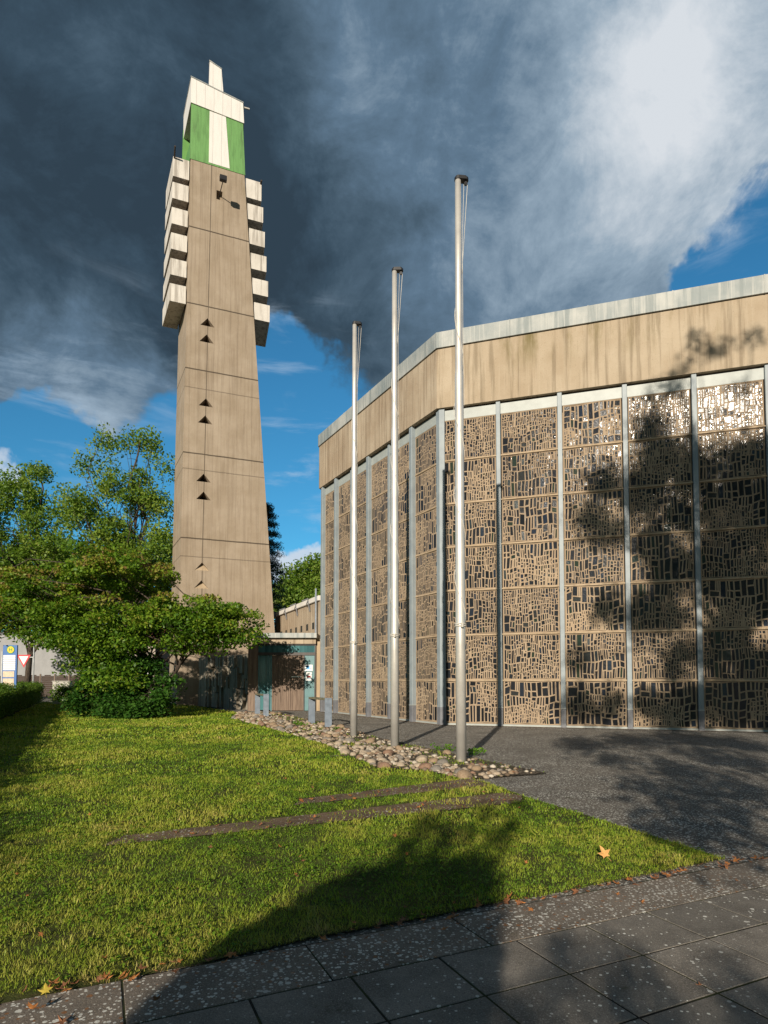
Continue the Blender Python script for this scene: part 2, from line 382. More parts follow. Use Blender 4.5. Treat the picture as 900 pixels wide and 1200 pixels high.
LIGHT = [(850, 110, 10, 240, .38), (800, 80, 5, 60, .12), (790, 160, 5, 60, .08), (640, 230, 60, 420, .36), (740, 290, 30, 200, .10), (100, 445, 20, 130, .30), (170, 480, 10, 90, .2)]
DARK = [(330, 340, 60, 230, .10), (560, 60, 20, 120, .05), (90, 160, 100, 340, .06)]
SMALL = [(12, 532, 12, 50, .75), (352, 655, 14, 36, .8), (320, 665, 8, 30, .6), (400, 690, 20, 60, .5)]
WISP = [(340, 470, 30, 150, 1.0), (340, 620, 30, 110, 1.0), (100, 440, 40, 160, .9), (860, 280, 20, 100, .6)]
CLOUDRAMP = [(0, (.030, .052, .076)), (.13, (.042, .074, .108)), (.26, (.068, .112, .158)), (.44, (.115, .185, .265)), (.66, (.28, .37, .46)), (.88, (.55, .61, .67)), (1.0, (.66, .70, .745))]
build_world()

sun = bpy.data.lights.new('sun', 'SUN'); sun.energy = 5.0; sun.angle = R_(.53); sun.color = (1, .895, .75)
so = bpy.data.objects.new('sun', sun); COL.objects.link(so); so.rotation_euler = Vector(SUN_TO).to_track_quat('Z', 'Y').to_euler(); so.location = (-20, -60, 30)

cam = bpy.data.cameras.new('camera'); co = bpy.data.objects.new('camera', cam); COL.objects.link(co)
cam.sensor_fit = 'HORIZONTAL'; cam.sensor_width = 36; cam.lens = 36*F/900; cam.shift_y = S/900; cam.clip_end = 5000; cam.clip_start = .05  # metres
co.location = (0, 0, H); co.rotation_euler = (math.pi/2+TH, 0, 0); sc.camera = co
sc.view_settings.view_transform = 'Standard'; sc.view_settings.look = 'None'; sc.view_settings.exposure = .22; sc.view_settings.gamma = 1
sc.view_settings.use_curve_mapping = False
sc.render.resolution_x = 768; sc.render.resolution_y = 1024

# ------------------------------------------------------------------ setting
struct('ground', MB().add([(-600, -300, -.06), (600, -300, -.06), (600, 900, -.06), (-600, 900, -.06)], [(0, 1, 2, 3)]), M['soil'])
struct('path', MB().add([(-9, 2.0, 0), (24, 1.0, 0), (24, 24, 0), (-2, 34, 0), (-9, 34, 0)], [(0, 1, 2, 3, 4)]), M['path'])
struct('road', MB().add([(-60, 44, -.02), (-14, 52, -.02), (-14, 60, -.02), (-80, 52, -.02)], [(0, 1, 2, 3)]), M['asphalt'])
struct('pavement', MB().add([(-70, 30, -.015), (-22, 44, -.015), (-14, 52, -.015), (-80, 52, -.015)], [(0, 1, 2, 3)]), M['slab'])
# paving slabs
ad = R_(24.8); ex = np.array([math.cos(ad), math.sin(ad)]); ey = np.array([-ex[1], ex[0]]); o0 = np.array([.78, 3.68]); SW, SH = .525, .455
mb = MB()
def slab_at(mb, i, y0, y1, w, gap, z, jit):
    x0 = i*w; p = [(x0+gap, y0+gap), (x0+w-gap, y0+gap), (x0+w-gap, y1-gap), (x0+gap, y1-gap)]
    dz = [z+random.uniform(-jit, jit)*.5 for _ in range(4)]; tilt = random.uniform(-jit, jit); b = .003
    q = [(x0+gap+b, y0+gap+b), (x0+w-gap-b, y0+gap+b), (x0+w-gap-b, y1-gap-b), (x0+gap+b, y1-gap-b)]
    W2 = lambda t: o0+ex*t[0]+ey*t[1]
    lo = [(*W2(t), -.03) for t in p]; mi = [(*W2(t), z+tilt-.0025) for t in p]; hi = [(*W2(t), z+tilt) for t in q]
    mb.add(lo+mi+hi, [(0,1,5,4),(1,2,6,5),(2,3,7,6),(3,0,4,7),(4,5,9,8),(5,6,10,9),(6,7,11,10),(7,4,8,11),(8,9,10,11)])
for j in range(14):
    for i in range(-12, 18): slab_at(mb, i, -(j+1)*SH, -j*SH, SW, .0065, .017, .0015)
struct('paving_slabs', mb, M['slab'])
mb = MB()
for i in range(-10, 16): slab_at(mb, i*1.0+.83, 0, .46, .98, .005, .017, .002)
struct('paving_strip', mb, M['strip'])
g = MB(); 
for (a0, a1, b0, b1) in ((-8, 10, -7, 0.47),): g.add([(*(o0+ex*a0+ey*b0), .0135), (*(o0+ex*a1+ey*b0), .0135), (*(o0+ex*a1+ey*b1), .0135), (*(o0+ex*a0+ey*b1), .0135)], [(0, 1, 2, 3)])
k = N('joint_moss'); oo = k.obj(); struct('joint_soil', g, k.fin(k.mix(k.rng(k.noise(oo, 4, 4), .4, .6), (.012, .010, .007), (.03, .036, .008)), .95))

def inpoly(P, X, Y):
    P = np.asarray(P); r = np.zeros(X.shape, bool); j = len(P)-1
    for i in range(len(P)):
        xi, yi = P[i]; xj, yj = P[j]
        r ^= ((yi > Y) != (yj > Y)) & (X < (xj-xi)*(Y-yi)/(yj-yi+1e-12)+xi); j = i
    return r
LAWN = [tuple(o0+ex*-7+ey*.44), (-1.83, 2.96), (-1.03, 3.36), (-.46, 3.70), (.37, 4.08), (.71, 4.27), (1.12, 4.42), (1.86, 4.80), (2.93, 5.33), (2.40, 6.75), (1.86, 8.16),
        (1.5, 9.35), (.72, 10.35), (-.15, 10.85), (-1.42, 14.7), (-3.6, 19.6), (-6.17, 24.7), (-6.7, 28.6), (-11.0, 36.0), (-14, 40), (-24, 43), (-9.2, 12), (-5.6, 4), (-5.2, 1.0)]
BED = [(-6.9, 29.2), (-6.17, 24.67), (-3.6, 19.5), (-1.42, 14.71), (-.15, 10.88), (.72, 10.39), (1.3, 9.55), (2.7, 10.15), (2.05, 11.5), (1.15, 13.5), (.05, 15.8), (-1.5, 20.6), (-3.7, 25.8), (-5.2, 29.2)]
STRIPS = [[(-2.6, 5.70), (1.70, 7.72), (1.84, 8.16), (1.60, 8.38), (-2.55, 6.08)], [(-1.1, 7.55), (1.55, 8.95), (1.35, 9.6), (-1.05, 7.95)], [(-1.1, 12.3), (-.2, 12.75), (-.25, 13.0), (-1.1, 12.5)]]
struct('lawn', MB().add([(*p, .020) for p in LAWN], [tuple(range(len(LAWN)))]), M['lawn'])
struct('stone_bed', MB().add([(*p, .024) for p in BED], [tuple(range(len(BED)))]), M['gravel'])
for s_ in STRIPS: struct('old_kerb_strip', MB().add([(*p, .027) for p in s_], [tuple(range(len(s_)))]), M['oldstrip'])

# grass: nobody could count it
def hashn(x, y, s):  # cheap smooth noise
    v = 0
    for a, b, c, w in ((1.0, .6, .3, .5), (-.7, 1.3, 1.7, .3), (2.1, -1.7, 4.1, .25), (3.3, 3.9, .9, .2)): v = v+w*np.sin((a*x+b*y)*s+c+1.5*np.sin((b*x-a*y)*s*.7+c*2))
    return v
def blades():
    Vs = []; Ts = []; Fs = []; base = 0
    for (y0, y1, dens, hh, ww) in ((2.2, 4.2, 11500, .025, .0036), (4.2, 6.5, 7000, .027, .005), (6.5, 10, 2700, .034, .009), (10, 16, 950, .040, .016), (16, 26, 320, .05, .03), (26, 43, 120, .06, .05)):
        xa, xb = -.75*y1-1, min(3.0, .6*y1)
        n = int((xb-xa)*(y1-y0)*dens); X = rng.uniform(xa, xb, n); Y = rng.uniform(y0, y1, n)
        k1 = inpoly(LAWN, X, Y) & ~inpoly(BED, X, Y)
        bedg = inpoly(BED, X, Y) & (hashn(X, Y, 2.3) > .12) & (rng.uniform(0, 1, n) < .3)
        for s_ in STRIPS: k1 &= ~(inpoly(s_, X+hashn(X, Y, 9)*.10, Y+hashn(Y, X, 8)*.08)) | (rng.uniform(0, 1, n) < np.where(hashn(X, Y, 4.7) > .25, .30, .05))
        thin = hashn(X, Y, 3.1)
        k1 &= (rng.uniform(0, 1, n) < np.clip(.98-.75*np.clip(thin-.15, 0, 1), .22, 1))
        # worn edge along the paving
        dl = (np.stack([X, Y], 1)-o0)@ey-.46
        k1 &= (dl > .09*rng.uniform(0, 1, n)**3-.02+.06*hashn(X, Y, 6)+.05*hashn(X, Y, 15)) 
        kk = k1 | bedg; X, Y = X[kk], Y[kk]; n = len(X); dl = dl[kk]
        nz = hashn(X, Y, 1.3)+.6*hashn(X+5, Y, 5.5)+.4*hashn(X, Y+9, 13)
        tuft = hashn(X, Y, 17)
        h = hh*(.45+.9*rng.uniform(0, 1, n)**1.5)*(1+.25*nz)*(1+.4*np.clip(tuft, 0, 1)); h = np.clip(h, .015, .16)
        an = rng.uniform(0, 2*np.pi, n); w = ww*rng.uniform(.6, 1.4, n)
        dx, dy = np.cos(an), np.sin(an); la = an+np.pi/2+rng.normal(0, .5, n); le = h*rng.uniform(.2, 1.2, n); lx, ly = np.cos(la)*le, np.sin(la)*le
        z0 = np.full(n, .012)
        p0 = np.stack([X-dx*w/2, Y-dy*w/2, z0], 1); p1 = np.stack([X+dx*w/2, Y+dy*w/2, z0], 1)
        p2 = np.stack([X+lx*.35-dx*w*.38, Y+ly*.35-dy*w*.38, z0+h*.6], 1); p3 = np.stack([X+lx*.35+dx*w*.38, Y+ly*.35+dy*w*.38, z0+h*.6], 1)
        p4 = np.stack([X+lx, Y+ly, z0+h], 1)
        Vs.append(np.stack([p0, p1, p3, p2, p4], 1).reshape(-1, 3)); ids = base+np.arange(n)[:, None]*5
        Fs.append(np.concatenate([ids+np.array([0, 1, 2]), ids+np.array([0, 2, 3]), ids+np.array([3, 2, 4])], 1).reshape(-1, 3)); base += n*5
        t = np.clip(.43+.22*nz+.08*tuft+rng.normal(0, .085, n)+.30*np.exp(-np.maximum(dl, 0)/.15)*(hashn(X, Y, 5) > -.1), 0, 1); Ts.append(np.repeat(t, 3))
    # broad little weed leaves in the sward
    n = 26000; Y = 2.4+rng.uniform(0, 1, n)**1.6*14; X = rng.uniform(-1, 1, n)*(.66*Y+.3)-.1; ok = inpoly(LAWN, X, Y) & ~inpoly(BED, X, Y) & (hashn(X, Y, 2.7) > -.05)
    for s_ in STRIPS: ok &= ~inpoly(s_, X, Y)
    ok &= ((np.stack([X, Y], 1)-o0)@ey-.46) > .06
    X, Y = X[ok], Y[ok]; n = len(X); an = rng.uniform(0, 6.28, n); L = rng.uniform(.015, .035, n)*(1+Y*.05); Wd = L*.55
    c_, s_n = np.cos(an), np.sin(an); z = rng.uniform(.02, .05, n)
    q = [np.stack([X, Y, z], 1), np.stack([X+c_*L*.5-s_n*Wd*.5, Y+s_n*L*.5+c_*Wd*.5, z+.012], 1), np.stack([X+c_*L, Y+s_n*L, z+rng.uniform(0, .02, n)], 1), np.stack([X+c_*L*.5+s_n*Wd*.5, Y+s_n*L*.5-c_*Wd*.5, z+.012], 1)]
    Vs.append(np.stack(q, 1).reshape(-1, 3)); ids = base+np.arange(n)[:, None]*4
    Fs.append(np.concatenate([ids+np.array([0, 3, 2]), ids+np.array([0, 2, 1])], 1).reshape(-1, 3)); Ts.append(np.repeat(np.clip(rng.normal(.2, .08, n), 0, 1), 2))
    return np.concatenate(Vs), np.concatenate(Fs), np.concatenate(Ts)
V_, F_, T_ = blades()
M['grass'] = m_leaf('grass_blades', [(0, (.07, .175, .010)), (.3, (.17, .29, .018)), (.5, (.30, .38, .033)), (.75, (.44, .42, .075)), (1, (.50, .37, .16))], .3, .55)
gr = link('grass', fast('grass', V_, F_, T_), M['grass']); gr['kind'] = 'stuff'; gr['label'] = 'short mown lawn grass with yellowed patches'
del V_, F_, T_

# ------------------------------------------------------------------ church
Cc = np.array([1.9019, 21.2224]); aR = -.3086; FOLD = R_(137.2)
rd = np.array([math.cos(aR), math.sin(aR)]); ld = np.array([math.cos(aR+FOLD), math.sin(aR+FOLD)])
nR = np.array([rd[1], -rd[0]]); nL = np.array([-ld[1], ld[0]])
def wcorner(off): return np.linalg.solve(np.array([nR, nL]), np.array([nR@Cc-off, nL@Cc-off]))
ZT, ZB, ZS, ZP = 13.89, 13.284, 11.17, 10.75
RL, LL = 12.5, 10.44
def octo(off):
    c = wcorner(off); R1 = c+rd*(RL-off); L1 = c+ld*(LL-off)
    u = np.array([math.cos(aR+R_(43)), math.sin(aR+R_(43))]); v = np.array([math.cos(aR+FOLD-R_(43)), math.sin(aR+FOLD-R_(43))])
    R2 = R1+u*13; L2 = L1+v*13
    return [tuple(L1), tuple(c), tuple(R1), tuple(R2), tuple(L2)]
def ccw(P):
    a = sum(P[i][0]*P[(i+1)%len(P)][1]-P[(i+1)%len(P)][0]*P[i][1] for i in range(len(P))); return list(P) if a > 0 else list(P)[::-1]
def alongR(mb, t0, t1, o0_, o1_, z0, z1):
    c0_, c1_ = wcorner(o0_), wcorner(o1_); mb.prism(ccw([tuple(c0_+rd*t0), tuple(c0_+rd*t1), tuple(c1_+rd*t1), tuple(c1_+rd*t0)]), z0, z1)
def alongL(mb, t0, t1, o0_, o1_, z0, z1):
    c0_, c1_ = wcorner(o0_), wcorner(o1_); mb.prism(ccw([tuple(c0_+ld*t0), tuple(c0_+ld*t1), tuple(c1_+ld*t1), tuple(c1_+ld*t0)]), z0, z1)
ch = thing('church_hall', 'octagonal concrete church with perforated window screens under a broad concrete band', 'church', (*Cc, 0))
P0 = octo(0); 
part('concrete_band', MB().prism(P0, ZS, ZB+.02), M['fascia'], ch, world=True)
mbL = MB(); iL = octo(-.006)   # board-marked facing of the left band
L1 = np.array(P0[0]); q0 = L1; q1 = Cc
o_ = nL*.03
mbL.prism([tuple(q0+o_), tuple(q1+o_-ld*-.012), tuple(q1), tuple(q0)], ZS+.001, ZB)
part('board_marked_facing', mbL, M['fascia2'], ch, world=True)
mbc = MB()
po = octo(-.07); pi_ = octo(.30)
mbc.prism(po, ZB+.04, ZT)
for t_ in (2.55, 5.1, 7.65, 10.2): alongR(mbc, t_, t_+.035, -.066, -.084, ZB+.035, ZT+.008)
for t_ in (2.5, 5.0, 7.5): alongL(mbc, t_, t_+.035, -.066, -.084, ZB+.035, ZT+.008)
part('coping', mbc, M['zinc'], ch, world=True)
mbs = MB(); ps = octo(.02); mbs.prism(ps, ZB+.021, ZB+.039); part('shadow_gap', mbs, M['darkvoid'], ch, world=True)
part('core_wall', MB().prism(octo(.48), 0, ZS-.003), M['core'], ch, world=True)
OFF = .18
cp_ = wcorner(OFF)
mullR = [0, 2.03, 4.07, 6.10, 8.13, 10.16, 12.2]; mullL = [0, 1.77, 3.60, 5.27, 7.02, 8.55, 10.10]
ROWS = [(.07, 1.535), (1.565, 3.10), (3.13, 4.66), (4.69, 6.20), (6.23, 7.74), (7.77, 9.28), (9.31, 10.75)]
def frameR(t, z, off=OFF): c = wcorner(off); p = c+rd*t; return (p[0], p[1], z), aR
def frameL(t, z, off=OFF): c = wcorner(off); p = c+ld*t; return (p[0], p[1], z), aR+FOLD+math.pi

def tracery(seed, style, D=.013, W_=1.83, H_=1.49):
    r = random.Random(seed); cells = []
    ph = [r.uniform(0, 6.28) for _ in range(6)]
    def target(x, z):
        v = math.sin(x*2.3+ph[0]+z*1.1)+math.sin(z*3.7+ph[1]-x*.8)+.6*math.sin(x*5+ph[4])
        return style*(.55+.45*max(-1, min(1.6, v)))
    def split(x0, z0, x1, z1, dpt):
        w, h = x1-x0, z1-z0; a = w*h; tg = max(.014, target((x0+x1)/2, (z0+z1)/2))*r.uniform(.55, 1.7)
        if (a < tg or (w < .10 and h < .14)) and h/w < 6.5 and w/h < 1.7: cells.append((x0, z0, x1, z1)); return
        asp = r.uniform(1.3, 3.6)
        if w*asp > h and w > .095:
            m = x0+w*r.uniform(.36, .64); split(x0, z0, m, z1, dpt+1); split(m, z0, x1, z1, dpt+1)
        elif h > .085:
            m = z0+h*r.uniform(.30, .70); split(x0, z0, x1, m, dpt+1); split(x0, m, x1, z1, dpt+1)
        else: cells.append((x0, z0, x1, z1))
    split(.02, .03, W_-.02, H_-.03, 0)
    def warp(x, z):
        e = min(1, x/.12, (W_-x)/.12, z/.12, (H_-z)/.12); e = max(0, e)
        return x+e*(.014*math.sin(z*7+ph[2]+x*3)+.006*math.sin(z*23+ph[3])), z+e*(.045*math.sin(x*4.1+ph[3]+z*2.0)+.012*math.sin(x*13+ph[5]))
    fm = MB(); gm = MB()
    for (x0, z0, x1, z1) in cells:
        b = .0175 if style > .05 else .0135; b *= r.uniform(.85, 1.3); b2 = b*r.uniform(.85, 1.1)
        if (x1-x0) < 2*b+.014 or (z1-z0) < 2*b2+.014:
            q = [warp(x0, z0), warp(x1, z0), warp(x1, z1), warp(x0, z1)]; fm.add([(x, 0, z) for x, z in q], [(0, 1, 2, 3)]); continue
        j = lambda: r.uniform(-.005, .005)
        out = [(x0, z0), (x1, z0), (x1, z1), (x0, z1)]; inn = [(x0+b+j(), z0+b2+j()), (x1-b+j(), z0+b2+j()), (x1-b+j(), z1-b2+j()), (x0+b+j(), z1-b2+j())]
        ow = [warp(*p) for p in out]; iw = [warp(*p) for p in inn]
        vs = [(x, 0, z) for x, z in ow]+[(x, 0, z) for x, z in iw]+[(x+(xc-x)*.10, D, z+(zc-z)*.05) for (x, z) in iw for xc, zc in [((iw[0][0]+iw[2][0])/2, (iw[0][1]+iw[2][1])/2)]]
        fm.add(vs, [(0,1,5,4),(1,2,6,5),(2,3,7,6),(3,0,4,7),(4,5,9,8),(5,6,10,9),(6,7,11,10),(7,4,8,11)])
        tx, tz = r.gauss(0, .03), r.gauss(0, .028); xc = sum(p[0] for p in iw)/4; zc = sum(p[1] for p in iw)/4; m = .004
        gm.add([(x+(m if x > xc else -m), D+(.003 if D > .01 else .0)-((x-xc)*(.087+tx)+(z-zc)*(.023+tz))*(1 if D > .01 else 0), z+(m if z > zc else -m)) for x, z in iw], [(0, 1, 2, 3)])
    gm.add([(.01, D+.022, .01), (W_-.01, D+.022, .01), (W_-.01, D+.022, H_-.01), (.01, D+.022, H_-.01)], [(0, 1, 2, 3)])
    # frame of the panel
    def ring(x0, z0, x1, z1, t, y): 
        fm.box((x0, y, z0), (x1, .05, z0+t)); fm.box((x0, y, z1-t), (x1, .05, z1)); fm.box((x0, y, z0+t), (x0+t, .05, z1-t)); fm.box((x1-t, y, z0+t), (x1, .05, z1-t))
    ring(0, 0, W_, H_, .026, -.006)
    return fm.mesh('tracery_panel'), gm.mesh('glazing')
STY = [.032, .048, .062, .078, .038, .098, .052, .070, .034, .056, .088, .044, .074, .031, .064, .048, .084, .040]
TP = [tracery(100+i, s) for i, s in enumerate(STY)]
TPL = [tracery(300+i, s*1.25, .0025) for i, s in enumerate(STY[::2])]
for a, b in TP+TPL: a.materials.append(M['tracery']); b.materials.append(M['glass'])
def put(name, me, parent, loc, rz, scale=(1, 1, 1), rel=True):
    o = bpy.data.objects.new(name, me); COL.objects.link(o); o.parent = parent
    if rel: loc = (loc[0]-Cc[0], loc[1]-Cc[1], loc[2])
    o.location = loc; o.rotation_euler = (0, 0, rz); o.scale = scale; return o
pr = random.Random(3); order = list(range(len(TP))); last = -1
bottom = [5, 10, 16, 12, 3, 7]; second = [3, 0, 14, 6, 10]
def bay(side, t0, t1, i):
    global last
    a, b = (t0+.10, t1-.10)
    for j, (z0, z1) in enumerate(ROWS):
        while True:
            q = pr.choice(bottom) if j == 0 else pr.choice(order)
            if q != last: break
        last = q; fl = 1; W_ = b-a
        if side == 'R': (loc, rz) = frameR(a if fl > 0 else b, z0)
        else: (loc, rz) = frameL(b if fl > 0 else a, z0)
        sx_, sz_ = fl*W_/1.83, (z1-z0)/1.49
        tp = TP[q] if side == 'R' else TPL[q % len(TPL)]
        o = put('tracery_panel', tp[0], ch, loc, rz, (sx_, 1, sz_))
        g_ = bpy.data.objects.new('glazing', tp[1]); COL.objects.link(g_); g_.parent = o
for i in range(6): bay('R', mullR[i], mullR[i+1], i)
for i in range(6): bay('L', mullL[i], mullL[i+1], i)
def mull(side, t, w, dp, shoe=True, z1=ZS-.004):
    (loc, rz) = frameR(t, 0) if side == 'R' else frameL(t, 0)
    mb = MB(); mb.bbox((-w/2, -dp, .0), (w/2, .12, z1), .012)
    o = link('mullion', mb.mesh('mullion'), M['greymetal'], ch); o.location = (loc[0]-Cc[0], loc[1]-Cc[1], 0); o.rotation_euler = (0, 0, rz)
    if shoe:
        s_ = MB(); s_.bbox((-w/2-.006, -dp-.006, .001), (w/2+.006, .10, .62), .01); part('shoe', s_, M['shoe'], o)
        s2 = MB(); s2.box((-w/2-.012, -dp-.012, .62), (w/2+.012, .09, .645)); part('collar', s2, M['flash'], o)
for i, t in enumerate(mullR):
    if i: mull('R', t, .15, .11 if i % 2 else .14, True)
for i, t in enumerate(mullL):
    if i: mull('L', t, .20 if i % 2 or i == 6 else .14, .176 if i % 2 or i == 6 else .09, True)
# corner mullion
c0 = wcorner(OFF); bis = norm(nR+nL); mbk = MB(); wk = .15
pc = [c0+rd*wk, c0+rd*wk+nR*.10, c0+nR*.10*0+bis*.11, c0+ld*wk+nL*.10, c0+ld*wk, c0-bis*.05][::-1]
mbk.prism(ccw([tuple(p) for p in pc]), 0, ZS-.004); cm = part('corner_mullion', mbk, M['greymetal'], ch, world=True)
pc2 = [p+(p-(c0-bis*.02))*.05 for p in pc]; s_ = MB(); s_.prism(ccw([tuple(p) for p in pc2]), .001, .62); part('shoe', s_, M['shoe'], cm, world=True)
# flashing above the panels, sill below, ledges between
mb = MB(); alongR(mb, .1, 12.2, .165, .30, ZP+.004, ZS-.05); part('head_flashing', mb, M['flash'], ch, world=True)
mb = MB(); alongL(mb, .1, 10.1, .165, .30, ZP+.004, ZS-.05); part('head_flashing', mb, M['flash'], ch, world=True)
mb = MB(); alongR(mb, .1, 12.2, .15, .30, .0, .066); part('sill', mb, M['flash'], ch, world=True)
mb = MB(); alongL(mb, .1, 10.1, .15, .30, .0, .066); part('sill', mb, M['flash'], ch, world=True)
for (z0, z1), (z2, z3) in zip(ROWS[:-1], ROWS[1:]):
    mb = MB(); alongR(mb, .1, 12.2, .138, .26, z1-.008, z2+.004); part('ledge', mb, M['core'], ch, world=True)
    mb = MB(); alongL(mb, .1, 10.1, .148, .26, z1-.008, z2+.004); part('ledge', mb, M['core'], ch, world=True)
mb = MB(); alongL(mb, 10.19, 10.40, .16, .47, 0, ZS-.003); part('end_pilaster', mb, M['core'], ch, world=True)
mb = MB(); alongR(mb, 12.29, 12.45, .16, .47, 0, ZS-.003); part('end_pilaster', mb, M['core'], ch, world=True)
q = A(528, 388, 23.5); mb = MB().tube([(q[0], q[1], ZT-.05), (q[0], q[1], ZT+.5)], [.012, .008], 6); part('lightning_rod', mb, M['steelpost'], ch, world=True)
mb = MB(); c0_ = wcorner(-.12)
mb.add([(*wcorner(.14), .008), (*(wcorner(.14)+rd*12.4), .008), (*(wcorner(-.10)+rd*12.4), .008), (*wcorner(-.10), .008)], [(3, 2, 1, 0)])
mb.add([(*wcorner(.14), .0085), (*wcorner(-.10), .0085), (*(wcorner(-.10)+ld*10.3), .0085), (*(wcorner(.14)+ld*10.3), .0085)], [(3, 2, 1, 0)])
struct('pebble_strip', mb, M['pebble'])

# ------------------------------------------------------------------ tower
PHI = R_(21.8); TB = (-12.7037, 37.5, 0)
tw = thing('bell_tower', 'tall tapering concrete bell tower with green and white top', 'tower', TB, PHI)
def ul(z): return .0103*z
def ur(z): return 6.36-.0748*z+ (0.0)
ZC = 34.90; DT = 3.2; FL = .32
bm_ = MB()
def sec(z): return [(ul(z), 0, z), (ur(z), 0, z), (ur(z)+FL, DT, z), (ul(z)-FL, DT, z)]
bm_.hexa(sec(-.1), sec(ZC)); shaft_me = bm_.mesh('shaft'); 
TRI = [(1.53, 24.16, 1), (1.49, 23.09, 1), (1.50, 18.93, 1), (1.47, 17.82, 1), (1.42, 14.06, 1), (1.43, 12.92, 1)]
cut = MB()
for u, z, _ in TRI:
    cut.add([(u-.44, -1, z), (u+.44, -1, z), (u, -1, z+.52), (u-.44, 1.1, z), (u+.44, 1.1, z), (u, 1.1, z+.52)], [(0, 1, 2), (5, 4, 3), (0, 3, 4, 1), (1, 4, 5, 2), (2, 5, 3, 0)])
for u, z in ((1.40, 8.42), (1.37, 7.28)):
    cut.add([(u-.44, -1, z), (u+.44, -1, z), (u, -1, z+.52), (u-.44, .34, z), (u+.44, .34, z), (u, .34, z+.52)], [(0, 1, 2), (5, 4, 3), (0, 3, 4, 1), (1, 4, 5, 2), (2, 5, 3, 0)])
cut.box((1.98, -1, 32.72), (2.36, .35, 33.32))
shaft = link('shaft', shaft_me, M['tower'], tw)
tmp = bpy.data.objects.new('tmp', cut.mesh('tmp')); COL.objects.link(tmp); tmp.location = TB; tmp.rotation_euler = (0, 0, PHI)
bm0 = bmesh.new(); bm0.from_mesh(tmp.data); bmesh.ops.recalc_face_normals(bm0, faces=bm0.faces); bm0.to_mesh(tmp.data); bm0.free()
md = shaft.modifiers.new('b', 'BOOLEAN'); md.object = tmp; md.operation = 'DIFFERENCE'; md.solver = 'EXACT'
bpy.context.view_layer.update(); dg = bpy.context.evaluated_depsgraph_get()
nm = bpy.data.meshes.new_from_object(shaft.evaluated_get(dg)); shaft.modifiers.clear(); shaft.data = nm
bpy.data.objects.remove(tmp)
mats_dark = M['darkvoid']
for u, z, _ in TRI:
    part('triangular_window', MB().add([(u-.435, .95, z+.005), (u+.435, .95, z+.005), (u, .95, z+.51)], [(0, 1, 2)]), M['darkvoid'], tw)
for u, z in ((1.40, 8.42), (1.37, 7.28)):
    m_ = MB().add([(u-.43, .012, z+.004), (u+.43, .012, z+.004), (u, .28, z+.505)], [(0, 1, 2)])
    part('sloped_sill', m_, M['core'], tw)
# balconies: hollow concrete boxes either side, six a side
tops = [34.80, 33.12, 31.46, 29.80, 28.13, 26.50]
def balcony(side, zt, zb_):
    if side > 0: u0, u1 = ur(zt)+.10, ur(zt)+1.14
    else: u0, u1 = ul(zt)-1.05, ul(zt)-.08
    mb = MB(); d0, d1 = .10, 3.25; f0, f1 = (0, FL) if side > 0 else (-FL, 0)
    th = .10
    def quad(ua, ub, da, db, za, zb2):
        def P(u, d, z): return (u+(d-d0)/(d1-d0)*(FL if side > 0 else -FL), d, z)
        mb.hexa([P(ua, da, za), P(ub, da, za), P(ub, db, za), P(ua, db, za)], [P(ua, da, zb2), P(ub, da, zb2), P(ub, db, zb2), P(ua, db, zb2)])
    quad(u0, u1, d0, d0+th, zb_, zt); quad(u0, u1, d1-th, d1, zb_, zt)
    if side > 0: quad(u1-th, u1, d0+th, d1-th, zb_, zt)
    else: quad(u0, u0+th, d0+th, d1-th, zb_, zt)
    quad(u0+.01, u1-.01, d0+th, d1-th, zb_+.07, zb_+.20)
    b = part('balcony', mb, M['whitecon'], tw)
    m2 = MB(); ua, ub = (u0-.14, u0+.0) if side > 0 else (u1, u1+.14)
    for dd in (.5, 2.6):
        quad2 = MB(); 
        m2.box((ua+(.05 if side > 0 else -.12), dd, zb_+.1), (ub+(.12 if side > 0 else .05), dd+.3, zb_+.5))
    part('bracket', m2, M['tower'], b)
for i, t in enumerate(tops):
    h = 1.28 if i == 0 else (1.14 if i == 5 else 1.06)
    for s_ in (-1, 1): balcony(s_, t, t-h)
# cap
def P3(u, d, z): return (u, d, z)
gt = lambda u: 38.57-.065*(u-.35); tt = lambda u: 40.25-.165*(u-.35)
c_ = part('front_fin', MB().hexa([P3(.30, -.03, ZC-.02), P3(3.80, -.03, ZC-.02), P3(3.80, .32, ZC-.02), P3(.30, .32, ZC-.02)], [P3(.35, -.03, gt(.35)), P3(3.62, -.03, gt(3.62)), P3(3.62, .32, gt(3.62)), P3(.35, .32, gt(.35))]), M['greenclad'], tw)
part('white_stripe', MB().hexa([P3(1.47, -.045, ZC+.09), P3(2.79, -.045, ZC+.09), P3(2.79, -.03, ZC+.09), P3(1.47, -.03, ZC+.09)], [P3(1.48, -.045, 38.46), P3(2.51, -.045, 38.41), P3(2.51, -.03, 38.41), P3(1.48, -.03, 38.46)]), M['whiteclad'], c_)
part('rear_fin', MB().hexa([P3(-.05, 2.85, ZC-.02), P3(3.95, 2.85, ZC-.02), P3(3.95, 3.2, ZC-.02), P3(-.05, 3.2, ZC-.02)], [P3(.02, 2.85, 39.2), P3(3.85, 2.85, 39.0), P3(3.85, 3.2, 39.0), P3(.02, 3.2, 39.2)]), M['green'], tw)
part('bell_chamber', MB().hexa([P3(.55, .322, ZC-.01), P3(3.5, .322, ZC-.01), P3(3.6, 2.848, ZC-.01), P3(.45, 2.848, ZC-.01)], [P3(.6, .322, 38.5), P3(3.4, .322, 38.3), P3(3.5, 2.848, 38.3), P3(.5, 2.848, 38.5)]), M['darkvoid'], tw)
